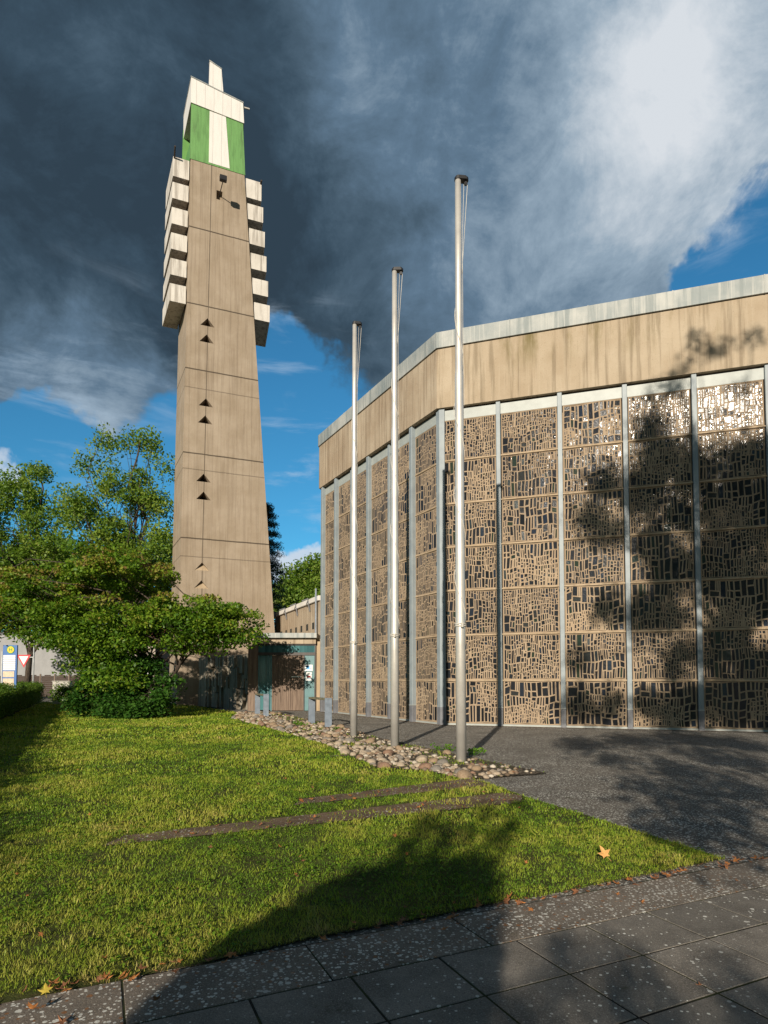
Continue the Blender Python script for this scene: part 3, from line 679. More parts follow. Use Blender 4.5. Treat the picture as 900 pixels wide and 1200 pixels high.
part('low_side_panel', MB().hexa([P3(.30, .323, ZC-.015), P3(.42, .323, ZC-.015), P3(.2, 2.847, ZC-.015), P3(.02, 2.847, ZC-.015)], [P3(.31, .323, 36.2), P3(.42, .323, 36.2), P3(.2, 2.847, 36.4), P3(.03, 2.847, 36.4)]), M['green'], tw)
bd = part('white_band', MB().hexa([P3(.31, -.09, gt(.31)+.003), P3(3.68, -.09, gt(3.68)+.003), P3(3.95, 3.0, gt(3.68)+.003), P3(.04, 3.0, gt(.31)+.003)], [P3(.31, -.09, tt(.31)), P3(3.60, -.09, tt(3.60)), P3(3.87, 3.0, tt(3.60)), P3(.04, 3.0, tt(.31))]), M['whiteclad'], tw)
part('roof_edge', MB().hexa([P3(.28, -.12, tt(.31)+.002), P3(3.63, -.12, tt(3.60)+.002), P3(3.90, 3.05, tt(3.60)+.002), P3(.01, 3.05, tt(.31)+.002)], [P3(.28, -.12, tt(.31)+.07), P3(3.63, -.12, tt(3.60)+.07), P3(3.90, 3.05, tt(3.60)+.07), P3(.01, 3.05, tt(.31)+.07)]), M['zinc'], bd)
part('spike', MB().hexa([P3(1.42, .0, 39.8), P3(2.36, .0, 39.8), P3(2.36, .3, 39.8), P3(1.42, .3, 39.8)], [P3(1.45, 0, 41.86), P3(2.20, 0, 41.6), P3(2.20, .3, 41.6), P3(1.45, .3, 41.86)]), M['whiteclad'], tw)
part('spike_cap', MB().hexa([P3(1.42, -.03, 41.865), P3(2.23, -.03, 41.6), P3(2.23, .33, 41.6), P3(1.42, .33, 41.865)], [P3(1.42, -.03, 41.93), P3(2.23, -.03, 41.66), P3(2.23, .33, 41.66), P3(1.42, .33, 41.93)]), M['zinc'], tw)
part('drain_spout', MB().tube([(3.62, .1, 39.6), (4.05, .1, 39.62)], .06, 8), M['whitecon'], tw)
part('drain_spout', MB().tube([(-.62, .25, 34.65), (-.62, -.55, 34.95)], .05, 8), M['bark'], tw)
part('drain_spout', MB().tube([(4.85, .2, 34.7), (4.85, -.15, 34.75)], .06, 8), M['bark'], tw)
la = part('lamp_arm', MB().tube([(2.17, .3, 33.02), (2.17, -.1, 33.02), (2.25, -1.15, 33.10)], .028, 6), M['black'], tw)
part('floodlight', MB().bbox((2.03, -1.38, 33.02), (2.47, -1.12, 33.36), .03), M['black'], la)

# relief wall left of the entrance
w0 = np.array([-11.25, 37.2]); w1 = np.array([-6.35, 31.4]); wl = np.linalg.norm(w1-w0); wa = math.atan2(*(w1-w0)[::-1])
rw = thing('relief_wall', 'low concrete wall with stepped vertical relief blocks beside the glazed entrance', 'wall', (*w0, 0), wa)
part('wall_slab', MB().box((0, .05, 0), (wl, .45, 2.95)), M['relief'], rw)
rr = random.Random(5); x = .05
while x < wl-.35:
    w_ = rr.uniform(.28, .48); z = 0
    for tier in range(3):
        z2 = min(2.93, z+rr.uniform(.7, 1.25)) if tier < 2 else 2.93
        if z2-z > .12:
            d_ = rr.uniform(.05, .42) if x > .9 else rr.uniform(.02, .08); sl = rr.uniform(-.1, .1)
            part('relief_block', MB().hexa([(x, -d_, z), (x+w_-.02, -d_+sl*.5, z), (x+w_-.02, .05, z), (x, .05, z)], [(x, -d_, z2-.015), (x+w_-.02, -d_+sl, z2-.015+rr.uniform(-.08, 0)), (x+w_-.02, .05, z2-.015), (x, .05, z2-.015)]), M['relief'], rw)
        z = z2
    x += w_

# ------------------------------------------------------------------ entrance
YE = 31.0
def E(px, py): q = A(px, py, YE); return q[0], q[2]
en = thing('entrance_porch', 'flat roofed entrance with teal glazing and a weathered boarded door', 'entrance', (-4.9, YE, 0))
def rect(name, x0, x1, z0, z1, y0, y1, mat, root=en, bev=0):
    mb = MB(); lo, hi = (x0, YE+y0, z0), (x1, YE+y1, z1); (mb.bbox(lo, hi, bev) if bev else mb.box(lo, hi)); return part(name, mb, mat, root, world=True)
xl = E(300, 790)[0]; xr = E(370.6, 790)[0]; zc0 = E(340, 747)[1]; zc1 = E(340, 742)[1]; zb0 = E(340, 755.5)[1]; zg0 = E(340, 765)[1]; zd0 = E(340, 766.5)[1]
rect('roof_slab', xl-.15, xr+.05, zc1-.25, zc1, -.35, 5, M['zinc'], bev=.01)
rect('concrete_beam', xl-.1, xr-.02, zb0+.05, zc1-.252, -.12, 4.9, M['fascia2'])
rect('shadow_frame', xl-.2, xr-.03, zb0-.02, zb0+.048, -.02, .2, M['darkframe'])
rect('transom_glass', xl, xr-.05, zg0+.03, zb0-.022, .04, .09, M['tealglass'])
rect('frame_rail', xl, xr-.04, zd0-.05, zg0+.028, -.02, .12, M['darkframe'])
xg = E(318.5, 790)[0]; xd = E(355.6, 790)[0]
rect('side_glazing', xl+.15, xg-.05, .05, zd0-.052, .04, .09, M['tealglass'])
for xx in (xl+.1, xg-.22, xg-.05): rect('frame_post', xx, xx+.05, 0, zd0-.053, -.0, .12, M['teal'])
rect('dark_pier', xl-.4, xl+.098, 0, zb0-.023, -.05, .6, M['doorwood'])
dw_ = rect('boarded_door', xg, xd, .02, zd0-.055, .06, .14, M['doorwood'])
nb = 15
for i in range(nb):
    xx0 = xg+(xd-xg)*i/nb; rect('board', xx0+.008, xg+(xd-xg)*(i+1)/nb-.006, .03, zd0-.07, .03+random.uniform(0, .018), .059, M['doorwood'], en)
rect('concrete_pier', xr-.025, xr+.42, 0, zc1-.26, .10, 1.2, M['core'])
hz_ = E(348, 792.8)[1]; rect('door_handle', E(341.5, 793)[0], E(353, 793)[0], hz_-.025, hz_+.025, -.03, .0, M['alu'], en)
td = rect('teal_door', xd+.06, xr-.10, .02, zd0-.055, .03, .09, M['teal'])
rect('frame_post', xd+.0, xd+.05, 0, zd0-.053, -.01, .12, M['darkframe']); rect('frame_post', xr-.09, xr-.03, 0, zb0-.023, -.01, .12, M['darkframe'])
def notice(name, label, px0, py0, px1, py1, y, marks):
    x0, z1 = E(px0, py0); x1, z0 = E(px1, py1)
    t = thing(name, label, 'notice', ((x0+x1)/2, YE+y, z0))
    part('sheet', MB().box((x0, YE+y-.012, z0), (x1, YE+y, z1)), M['signwhite'], t, world=True)
    for (a, b, c, d, m) in marks:
        part('print', MB().box((x0+(x1-x0)*a, YE+y-.016, z0+(z1-z0)*c), (x0+(x1-x0)*b, YE+y-.0125, z0+(z1-z0)*d)), M[m], t, world=True)
notice('door_notice', 'white notice with a blue picture, the upper one on the teal door', 357, 778.8, 366.3, 786.2, .02, [(.2, .62, .3, .78, 'cyan'), (.25, .5, .55, .85, 'signblue'), (.68, .85, .35, .42, 'ink')])
notice('door_notice', 'white notice with black and red print, the lower one on the teal door', 358.4, 787.6, 365.2, 797.4, .02, [(.36, .68, .74, .88, 'ink'), (.22, .82, .38, .58, 'signred'), (.3, .75, .18, .24, 'cyan')])
xq, zq = E(378.6, 786); 
t = thing('door_notice', 'small white paper notice on the grey fin at the end of the church', 'notice', (0, 0, 0))
(lo_, rz_) = frameL(10.10, 0); t.location = (*(np.array(lo_[:2])+nL*.16), 1.85); t.rotation_euler = (0, 0, rz_)
part('sheet', MB().box((-.075, -.012, 0), (.075, -.002, .30)), M['signwhite'], t); part('print', MB().box((-.01, -.016, .1), (.045, -.0125, .2)), M['signred'], t)

# hall wall rising behind the entrance
ha = A(323, 719, 42.0); hb = A(371.5, 698.5, 33.6); hz1 = (ha[2]+hb[2])/2
pa, pb = ha[:2], hb[:2]; hd = norm(pb-pa); hn = np.array([hd[1], -hd[0]])
if hn[1] > 0: hn = -hn
hl = thing('parish_hall', 'low concrete hall wall with small slots and white coping behind the entrance', 'hall', (*pa, 0), math.atan2(hd[1], hd[0]))
Lh = np.linalg.norm(pb-pa)
part('wall', MB().box((-.1, 0, 0), (Lh+.6, 4, hz1-.28)), M['fascia2'], hl)
part('coping', MB().bbox((-.2, -.12, hz1-.278), (Lh+.6, 4.1, hz1), .02), M['whitepaint'], hl)
for i in range(8):
    xx = .35+i*1.15; part('slot', MB().box((xx, -.012, hz1-1.75), (xx+.36, .2, hz1-1.38)), M['darkvoid'], hl)
for i in range(4):
    xx = .55+i*2.5; part('bracket', MB().bar((xx, -.15, hz1+.02), (xx-.05, -.5, hz1-.12), .12, .06).bar((xx, -.16, hz1-.1), (xx, -.05, hz1-.7), .06, .06), M['shoe'], hl)
dp_ = A(371.8, 690, 32.6); part('downpipe', MB().tube([(Lh+.32, -.16, .2), (Lh+.32, -.16, hz1+.4)], .05, 8), M['benchsteel'], hl)

# ------------------------------------------------------------------ flagpoles
def flagpole(x, y, label, ang, seed, HT):
    r = random.Random(seed); t = thing('flagpole', label, 'flagpole', (x, y, .02), ang, 'flagpoles in the stone bed')
    prof = [(0, .098), (2.6, .094), (2.62, .094), (5.0, .089), (7.4, .083), (7.48, .080), (7.52, .072), (9.5, .066), (HT, .058)]
    part('pole', MB().tube([(0, 0, z) for z, _ in prof], [q for _, q in prof], 24), M['alu'], t, smooth=True)
    cpm = MB(); n = 20
    poly = [(.07*math.cos(a)+(.14 if math.cos(a) > 0 else 0), .07*math.sin(a)) for a in [2*math.pi*i/n for i in range(n)]]
    cpm.prism(poly, HT+.001, HT+.05); cpm.prism([(p[0]*.8+.01, p[1]*.7) for p in poly], HT+.051, HT+.085)
    part('cap', cpm, M['black'], t)
    part('pulley', MB().tube([(.155, -.018, HT-.05), (.155, .018, HT-.05)], .035, 10).box((.14, -.022, HT-.06), (.17, -.019, HT)).box((.14, .019, HT-.06), (.17, .022, HT)), M['black'], t)
    def rad(z): return float(np.interp(z, [a for a, _ in prof], [b for _, b in prof]))+.008
    ph = r.uniform(0, 6); turns = r.uniform(3.2, 4.2)
    pts = [(.19, 0, HT-.06)]
    for i in range(90):
        f = i/89; z = HT-1.7-(HT-1.7-2.55)*f; a = 2*math.pi*turns*f**1.15*1.0+.2; s_ = .03*max(0, math.sin(f*31+ph))*(.5 if f < .9 else 0)
        pts.append(((rad(z)+s_)*math.cos(a), (rad(z)+s_)*math.sin(a), z))
    part('rope', MB().tube(pts, .006, 5), M['rope'], t)
    pts2 = [(.12, .01, HT-.06)]+[((rad(z)+.012)*math.cos(.15+.1*math.sin(z)), (rad(z)+.012)*math.sin(.15+.1*math.sin(z)), z) for z in np.linspace(HT-1.2, HT-4.5, 14)]
    part('rope', MB().tube(pts2, .005, 5), M['rope'], t)
    cl = MB(); cl.tube([(rad(2.6)*math.cos(a)*1.0, rad(2.6)*math.sin(a), 2.56) for a in np.linspace(0, 6.28, 20)], .014, 6)
    cl.tube([(rad(2.6)*math.cos(a)*1.05, rad(2.6)*math.sin(a)*1.05, 2.60+.01*math.sin(3*a)) for a in np.linspace(0, 6.28, 20)], .010, 6)
    cl.box((-.02, -.15, 2.53), (.02, -.09, 2.6)); part('cleat', cl, M['rope'], t)
flagpole(1.4566, 11.60, 'tall aluminium flagpole nearest the camera at the tip of the stone bed', .1, 1, 11.36)
flagpole(.2532, 14.25, 'tall aluminium flagpole between the other two poles in the stone bed', -.05, 2, 11.34)
flagpole(-.83, 16.85, 'tall aluminium flagpole nearest the entrance among the three poles', .15, 3, 11.58)

# ------------------------------------------------------------------ low barriers with wooden rails
def barrier(g0, g1, label, hgt):
    p = np.array(g0[:2]); q = np.array(g1[:2]); d = q-p; L = np.linalg.norm(d); t = thing('low_barrier', label, 'barrier', (*p, .02), math.atan2(d[1], d[0]), 'low barriers on the stone bed')
    part('post', MB().bbox((-.05, -.11, 0), (.05, .11, hgt-.06), .006), M['benchsteel'], t)
    part('post', MB().bbox((L-.05, -.11, 0), (L+.05, .11, hgt+.02), .006), M['benchsteel'], t)
    part('rail', MB().bbox((-.07, -.10, hgt-.058), (L-.055, .10, hgt+.01), .008), M['benchwood'], t)
barrier(G(301.5, 837.5), G(311.5, 840), 'low grey steel barrier with wooden rail, farther one by the relief wall', .93)
barrier(G(365, 848.5), G(384.5, 852.5), 'low grey steel barrier with wooden rail, nearer one beside the flagpoles', .93)

# ------------------------------------------------------------------ foliage
def leafset(centers, radii, per, size, flat=.55, up=.35, seed=0, tintbase=None, asp=.55, drop=0):
    r = np.random.default_rng(seed); C_ = np.repeat(centers, per, 0); Rr = np.repeat(radii, per)[:, None]
    n = len(C_); p = r.normal(0, 1, (n, 3)); p /= np.maximum(1, np.linalg.norm(p, axis=1)/1.7)[:, None]
    p = C_+p*Rr*np.array([1, 1, flat])
    nn = r.normal(0, 1, (n, 3)); nn[:, 2] = np.abs(nn[:, 2])+up*2; nn /= np.linalg.norm(nn, axis=1)[:, None]
    t = r.normal(0, 1, (n, 3)); t[:, 2] -= drop; t -= nn*(t*nn).sum(1)[:, None]; t /= np.linalg.norm(t, axis=1)[:, None]; b = np.cross(nn, t)
    L = size*r.uniform(.6, 1.35, n)[:, None]; Wd = L*asp
    V = np.stack([p-t*L*.5, p+b*Wd*.5+t*L*.05-nn*L*.06, p+t*L*.5-nn*L*.12, p-b*Wd*.5+t*L*.05-nn*L*.06], 1).reshape(-1, 3)
    Fc = np.arange(n*4).reshape(-1, 4)
    tb = np.repeat(tintbase if tintbase is not None else r.uniform(.25, .75, len(centers)), per)
    return V, Fc, np.clip(tb+r.normal(0, .14, n), 0, 1), C_
def in_blobs(blobs, n, seed, shell=.55):
    r = np.random.default_rng(seed); w = np.array([b[3]*b[4]*b[5] for b in blobs])**.75; idx = r.choice(len(blobs), n, p=w/w.sum())
    d = r.normal(0, 1, (n, 3)); d /= np.linalg.norm(d, axis=1)[:, None]; rad = r.uniform(shell**3, 1, n)**(1/3)
    B = np.array(blobs)[idx]; return B[:, :3]+d*rad[:, None]*B[:, 3:6], d, idx
def wander(a, b, r, k=6, sag=.12):
    a, b = np.asarray(a, float), np.asarray(b, float); L = np.linalg.norm(b-a); pts = []
    o1 = r.normal(0, L*sag*.5, 3)
    for i in range(k+1):
        f = i/k; q = a+(b-a)*f; q = q+o1*math.sin(math.pi*f)+r.normal(0, L*.018, 3)*(0 < i < k); q[2] += L*sag*math.sin(math.pi*f)*.6; pts.append(q)
    return pts
def tree(name, label, cat, base, blobs, mat, stems=1, ncl=260, per=70, crad=.55, lsize=.14, trunk_r=.2, nlimb=26, flat=.55, seed=1, group=None, up=.35, topred=None, shell=.5, fork=.35, drop=0, bark='bark'):
    r = np.random.default_rng(seed); base = np.array([*base[:2], 0.]); t = thing(name, label, cat, tuple(base), 0, group)
    C_, d, idx = in_blobs(blobs, ncl, seed, shell); rad = crad*r.uniform(.6, 1.35, ncl)
    tb = r.uniform(.22, .72, ncl)
    if topred: tb = np.where((C_[:, 2] > np.quantile(C_[:, 2], .55)) & (d[:, 2] > -.1) & (r.uniform(0, 1, ncl) < .5), r.uniform(.66, .95, ncl), tb*.85)
    V, Fc, T, _ = leafset(C_-base, rad, per, lsize, flat, up, seed+1, tb, drop=drop)
    link('crown', fast('crown', V, Fc, T), mat, t)
    mb = MB(); bl = np.array(blobs); top = bl[np.argmax(bl[:, 2]+bl[:, 5])]
    cen = np.average(bl[:, :3], 0, bl[:, 3]*bl[:, 4]*bl[:, 5])
    forks = []
    for s_ in range(stems):
        a = r.uniform(0, 6.28); off = np.array([math.cos(a), math.sin(a), 0])*(.0 if stems == 1 else .25)
        tgt = top[:3]+np.array([0, 0, top[5]*.6]) if stems == 1 else bl[s_ % len(bl), :3]
        pts = wander([off[0], off[1], -.1], tgt-base, r, 8, .05 if stems == 1 else .10)
        if stems == 1:
            for q in pts[1:]: q[2] = max(q[2], .2)
        mb.tube(pts, list(np.linspace(trunk_r, trunk_r*.16, 9)*(1 if stems == 1 else .6)), 9); forks.append(pts)
    pick = r.choice(ncl, min(nlimb, ncl), replace=False)
    for i in pick:
        pts = forks[r.integers(len(forks))]; tgt = C_[i]-base
        hh = tgt[2]*fork+r.uniform(0, .25)*tgt[2]; zs = np.array([p[2] for p in pts]); j = int(np.argmin(np.abs(zs-hh)))
        br = trunk_r*(.34 if stems == 1 else .26)*r.uniform(.5, 1.1); ps = wander(pts[j], tgt, r, 6, .10)
        mb.tube(ps, list(np.linspace(br, br*.15, 7)), 6)
        for _ in range(2):
            kk = int(r.integers(2, 6)); e = ps[kk]+r.normal(0, crad*1.6, 3); mb.tube(wander(ps[kk], e, r, 3, .1), list(np.linspace(br*.35, .008, 4)), 4)
    part('trunk', mb, M[bark], t, smooth=True)
    return t
def B(px, py, rx, ry, Y, dy):        # ellipsoid seen at a place, at depth Y
    q = A(px, py, Y); s_ = Y/F; return (q[0], q[1], q[2], rx*s_, dy, ry*s_)
M['lf_haw'] = m_leaf('hawthorn_leaves', [(0, (.035, .095, .008)), (.35, (.09, .185, .011)), (.62, (.18, .28, .018)), (.8, (.27, .26, .04)), (1, (.25, .15, .05))], .32)
M['lf_dark'] = m_leaf('shrub_leaves', [(0, (.018, .062, .008)), (.5, (.038, .115, .013)), (1, (.085, .18, .022))], .28)
M['lf_lime'] = m_leaf('lime_leaves', [(0, (.065, .14, .016)), (.5, (.16, .26, .03)), (1, (.31, .36, .06))], .38)
M['lf_back'] = m_leaf('background_leaves', [(0, (.035, .09, .012)), (.5, (.07, .155, .018)), (1, (.17, .23, .03))], .35)
M['lf_spruce'] = m_leaf('spruce_needles', [(0, (.010, .03, .018)), (.5, (.018, .045, .025)), (1, (.03, .065, .03))], .1)
M['lf_hedge'] = m_leaf('hedge_leaves', [(0, (.04, .09, .010)), (.5, (.09, .17, .015)), (1, (.18, .25, .03))], .28)

M['lf_weed'] = m_leaf('weed_leaves', [(0, (.06, .16, .012)), (.5, (.13, .27, .02)), (1, (.24, .36, .04))], .3)
YH = 27.0
hb_ = [B(52, 692, 62, 26, YH, 2.4), B(138, 676, 66, 24, YH, 2.8), B(226, 714, 54, 20, YH-.5, 2.0), B(266, 728, 36, 22, YH-.5, 1.5), B(100, 718, 80, 20, YH-1.2, 2.0), B(18, 720, 34, 22, YH-.5, 1.8), B(195, 735, 52, 16, YH-1.2, 1.6), B(118, 655, 44, 12, YH, 1.8), B(62, 745, 36, 12, YH-.4, 1.4), B(232, 752, 40, 12, YH-.6, 1.2), B(-30, 700, 40, 34, YH+.5, 2), B(120, 752, 52, 18, YH-1.3, 1.5), B(105, 778, 30, 14, YH-1.3, 1.1), B(140, 795, 36, 16, YH-1.4, 1.1), B(284, 745, 18, 12, YH-.6, 1.0)]
tree('hawthorn_tree', 'wide spreading hawthorn with reddish shoot tips in front of the tower', 'tree', G(160, 838), hb_, M['lf_haw'], 5, 620, 130, .36, .15, .22, 70, .42, 11, topred=.5, shell=.4, fork=.45, up=.12)
sb = [B(140, 815, 26, 18, 25.6, 1.0), B(112, 800, 16, 14, 25.8, .8), B(186, 818, 18, 12, 25.2, .8), B(165, 790, 26, 22, 26.4, 1.0), B(125, 785, 20, 16, 26.4, .9), B(160, 832, 40, 7, 25.0, 1.1), B(98, 822, 14, 9, 25.6, .6), B(195, 800, 10, 8, 25.6, .5)]
tree('leafy_shrub', 'dark green shrub filling the foot of the hawthorn', 'shrub', G(150, 840), sb, M['lf_dark'], 7, 250, 85, .26, .17, .10, 30, .7, 12, shell=.3, fork=.3)
sb = [B(78, 812, 14, 10, 33, .7), B(92, 818, 10, 8, 32, .6)]
tree('leafy_shrub', 'small bright green shrub beside the graffitied grey box', 'shrub', G(84, 825), sb, M['lf_hedge'], 3, 60, 60, .28, .12, .05, 8, .7, 13, shell=.3)
# trees behind
tb_ = [B(150, 575, 30, 30, 42, 2.2), B(120, 630, 45, 26, 42, 2.6), B(180, 590, 22, 22, 42, 1.8), B(108, 545, 24, 12, 42, 1.4), B(128, 518, 18, 10, 42, 1.2), B(165, 517, 20, 11, 42, 1.3), B(190, 645, 24, 26, 42, 2.0), B(95, 590, 24, 18, 41, 1.8), B(192, 552, 16, 10, 42, 1.1), B(145, 655, 40, 20, 42, 2.4)]
tree('lime_tree', 'tall open crowned tree behind the hawthorn, next to the tower', 'tree', (-17.3, 42.5), tb_, M['lf_lime'], 1, 250, 84, .46, .22, .20, 90, .8, 21, 'trees behind the lawn', shell=.05, up=.05)
tb_ = [B(28, 585, 26, 20, 44, 2.2), B(10, 640, 45, 34, 44, 2.8), B(65, 645, 28, 30, 44, 2.2), B(45, 552, 16, 12, 44, 1.3), B(-25, 600, 30, 40, 44, 2.5), B(78, 600, 14, 12, 43, 1.2), B(52, 612, 22, 16, 44, 1.6), B(55, 690, 50, 30, 44, 2.5), B(8, 560, 14, 12, 44, 1.1)]
tree('lime_tree', 'bushy yellow green tree at the left edge behind the hedge', 'tree', (-26.0, 44.5), tb_, M['lf_lime'], 1, 340, 84, .46, .22, .22, 60, .8, 22, 'trees behind the lawn', shell=.05, up=.05)
tb_ = [B(340, 695, 22, 22, 96, 4), B(362, 690, 20, 28, 98, 4), B(330, 712, 24, 24, 94, 4), B(365, 718, 30, 30, 96, 4), B(386, 680, 16, 34, 98, 4), B(348, 672, 10, 10, 96, 2.5), B(366, 664, 9, 10, 97, 2.5)]
tree('leafy_tree', 'round leafy tree seen above the hall wall between tower and church', 'tree', (-12.5, 96), tb_, M['lf_lime'], 1, 420, 60, .95, .50, .4, 20, .6, 23, 'trees behind the lawn', shell=.3, up=.05)
tb_ = [B(-10, 690, 60, 60, 52, 3), B(60, 690, 60, 60, 55, 3), B(130, 690, 60, 50, 56, 3), B(195, 680, 40, 60, 54, 3)]
tree('leafy_tree', 'dense dark tree far behind the hawthorn', 'tree', (-24, 55), tb_, M['lf_back'], 1, 560, 70, .75, .34, .3, 20, .55, 24, 'trees behind the lawn', shell=.3)
# spruce behind the tower
def spruce():
    r = np.random.default_rng(31); x, y = A(309, 700, 46)[:2]; Ht = 15.5; t = thing('spruce_tree', 'dark drooping spruce partly hidden behind the right side of the tower', 'tree', (x, y, 0), 0, 'trees behind the lawn')
    Cs = []; mb = MB(); mb.tube([(0, 0, 0), (0, 0, Ht*.5), (0, 0, Ht)], [.22, .13, .02], 8); z = 2.0
    while z < Ht-.4:
        n = 7; L = 2.6*(1-z/Ht)**.7+.25
        for i in range(n):
            a = 2*math.pi*i/n+r.uniform(0, 1); l = L*r.uniform(.7, 1.1); e = np.array([math.cos(a)*l, math.sin(a)*l, z-l*.18]); m_ = e*.55; m_[2] = z+.05*l
            mb.tube([(0, 0, z), m_, e], [.035, .022, .008], 5)
            for f in np.linspace(.3, 1, 6): 
                q = np.array([0, 0, z])*(1-f)+e*f; q[2] += .12*math.sin(math.pi*f)*l; Cs.append(q+r.normal(0, .08, 3))
        z += r.uniform(.55, .8)
    Cs = np.array(Cs); V, Fc, T, _ = leafset(Cs, np.full(len(Cs), .20), 60, .17, .7, .0, 32, asp=.22, drop=.9); link('crown', fast('crown', V, Fc, T), M['lf_spruce'], t); part('trunk', mb, M['bark'], t)
spruce()
# hedge along the left edge of the lawn
def hedge():
    p0, p1 = np.array([-3.95, 1.2]), np.array([-23.7, 42.6]); d = norm(p1-p0); nrm = np.array([-d[1], d[0]]); L = np.linalg.norm(p1-p0)
    t = thing('clipped_hedge', 'long clipped green hedge running along the left side of the lawn', 'hedge', (*p0, 0))
    r = np.random.default_rng(41); n = 5200; s_ = r.uniform(0, 1, n)*L; wv = r.uniform(0, 1.15, n); top = 1.30+.06*np.sin(s_*1.3)+.05*np.sin(s_*3.1+1)
    zz = r.uniform(.12, 1, n)*top
    # keep near the surface
    mn = np.minimum(np.minimum(wv, 1.15-wv), np.minimum(top-zz, 9)); kk = mn < .22; s_, wv, zz = s_[kk], wv[kk], zz[kk]
    C_ = p0[None]+d[None]*s_[:, None]+nrm[None]*wv[:, None]; C3 = np.column_stack([C_, zz])-np.array([*p0, 0])
    V, Fc, T, _ = leafset(C3, np.full(len(C3), .12), 40, .07, .8, .3, 42); link('foliage', fast('foliage', V, Fc, T), M['lf_hedge'], t)
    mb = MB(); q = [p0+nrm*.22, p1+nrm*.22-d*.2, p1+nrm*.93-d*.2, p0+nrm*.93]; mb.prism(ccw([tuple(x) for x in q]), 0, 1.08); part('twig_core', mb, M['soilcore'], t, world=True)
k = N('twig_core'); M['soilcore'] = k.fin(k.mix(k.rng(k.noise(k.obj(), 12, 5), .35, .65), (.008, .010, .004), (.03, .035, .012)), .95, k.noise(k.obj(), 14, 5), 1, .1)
hedge()

# ------------------------------------------------------------------ street things beyond the hedge
def bus_sign():
    q = G(11, 830); Y = 29.0; x0, x1 = A(3, 780, Y)[0], A(19.5, 780, Y)[0]; zt = A(10, 755, Y)[2]; w = x1-x0
    t = thing('bus_stop_sign', 'blue bus stop column with yellow H disc and white timetable rows', 'sign', ((x0+x1)/2, Y, 0))
    def rc(name, a, b, z0, z1, y, m, root=t, th=.01): return part(name, MB().box((w*(a-.5), y, z0), (w*(b-.5), y+th, z1)), M[m], root)
    rc('panel', 0, 1, .5, zt, 0, 'signblue', th=.08); part('post', MB().box((-.05, .09, 0), (.05, .17, zt-.2)), M['steelpost'], t); part('post', MB().box((-w/2-.07, .0, 0), (-w/2-.015, .08, zt-.3)), M['steelpost'], t)
    z = zt-.47
    disc = MB().tube([(w*.05, -.012, zt-.22), (w*.05, -.002, zt-.22)], .19, 28); ds = part('disc_ring', disc, M['signgreen'], t)
    part('disc', MB().tube([(w*.05, -.018, zt-.22), (w*.05, -.0125, zt-.22)], .155, 28), M['signyellow'], ds)
    hx, hz2 = w*.05, zt-.22
    part('letter', MB().box((hx-.08, -.024, hz2-.09), (hx-.045, -.0185, hz2+.09)).box((hx+.045, -.024, hz2-.09), (hx+.08, -.0185, hz2+.09)).box((hx-.044, -.024, hz2-.018), (hx+.044, -.0185, hz2+.018)), M['signgreen'], ds)
    for i in range(7):
        rc('timetable_row', .04, .90, z-.095, z-.008, -.012, 'signwhite'); z -= .105
    rc('poster', .04, .84, z-.32, z-.04, -.012, 'poster'); z -= .36; rc('poster', .04, .84, z-.5, z-.02, -.012, 'poster')
bus_sign()
def yield_sign():
    Y = 40.0; a = A(20, 766.5, Y); b = A(36.5, 766.5, Y); c = A(28.3, 781.5, Y); px_ = A(38.8, 780, Y)
    t = thing('yield_sign', 'red and white triangular give way sign on a grey post', 'sign', (px_[0], Y, 0))
    part('post', MB().tube([(0, .05, 0), (0, .05, 4.6)], .045, 10), M['steelpost'], t)
    O = np.array([px_[0], 0, 0]); T3 = [np.array([q[0]-px_[0], 0, q[2]]) for q in (a, b, c)]; cen = sum(T3)/3
    def tri(s_, y0, y1): p = [cen+(q-cen)*s_ for q in T3]; return MB().add([(q[0], y0, q[2]) for q in p]+[(q[0], y1, q[2]) for q in p], [(0, 2, 1), (3, 4, 5), (0, 1, 4, 3), (1, 2, 5, 4), (2, 0, 3, 5)])
    pl = part('plate', tri(1, -.05, -.03), M['signred'], t); part('face', tri(.68, -.06, -.051), M['signwhite'], pl)
    part('bracket', MB().box((-.55, -.028, cen[2]+.1), (.04, -.005, cen[2]+.15)), M['steelpost'], t)
yield_sign()
def box_():
    Y = 38.5; x0, x1 = A(61, 810, Y)[0], A(81, 810, Y)[0]; zt = A(70, 798, Y)[2]
    t = thing('utility_box', 'pale grey utility box with a black graffiti scrawl', 'utility box', ((x0+x1)/2, Y, 0)); w = x1-x0
    part('base', MB().box((-w/2+.02, .02, 0), (w/2-.02, .38, .28)), M['greybox'], t); part('cabinet', MB().bbox((-w/2, 0, .281), (w/2, .4, zt), .02), M['greybox'], t); part('lid', MB().bbox((-w/2-.03, -.03, zt+.001), (w/2+.03, .43, zt+.05), .01), M['greybox'], t)
    pts = [(-.32, .55), (-.25, .8), (-.12, .82), (-.15, .66), (-.28, .62), (-.16, .36), (-.05, .5), (-.02, .75), (.06, .72), (.04, .55), (.12, .52), (.16, .72), (.24, .75), (.22, .55), (.32, .6), (.36, .78)]
    s_ = w/1.05; part('graffiti', MB().tube([(p[0]*s_, -.004, .25+p[1]*(zt-.3)) for p in pts], .018, 5).tube([(-.4*s_, -.004, .25+.85*(zt-.3)), (.0, -.004, .25+.92*(zt-.3)), (.36*s_, -.004, .25+.86*(zt-.3))], .014, 5), M['ink'], t)
box_()
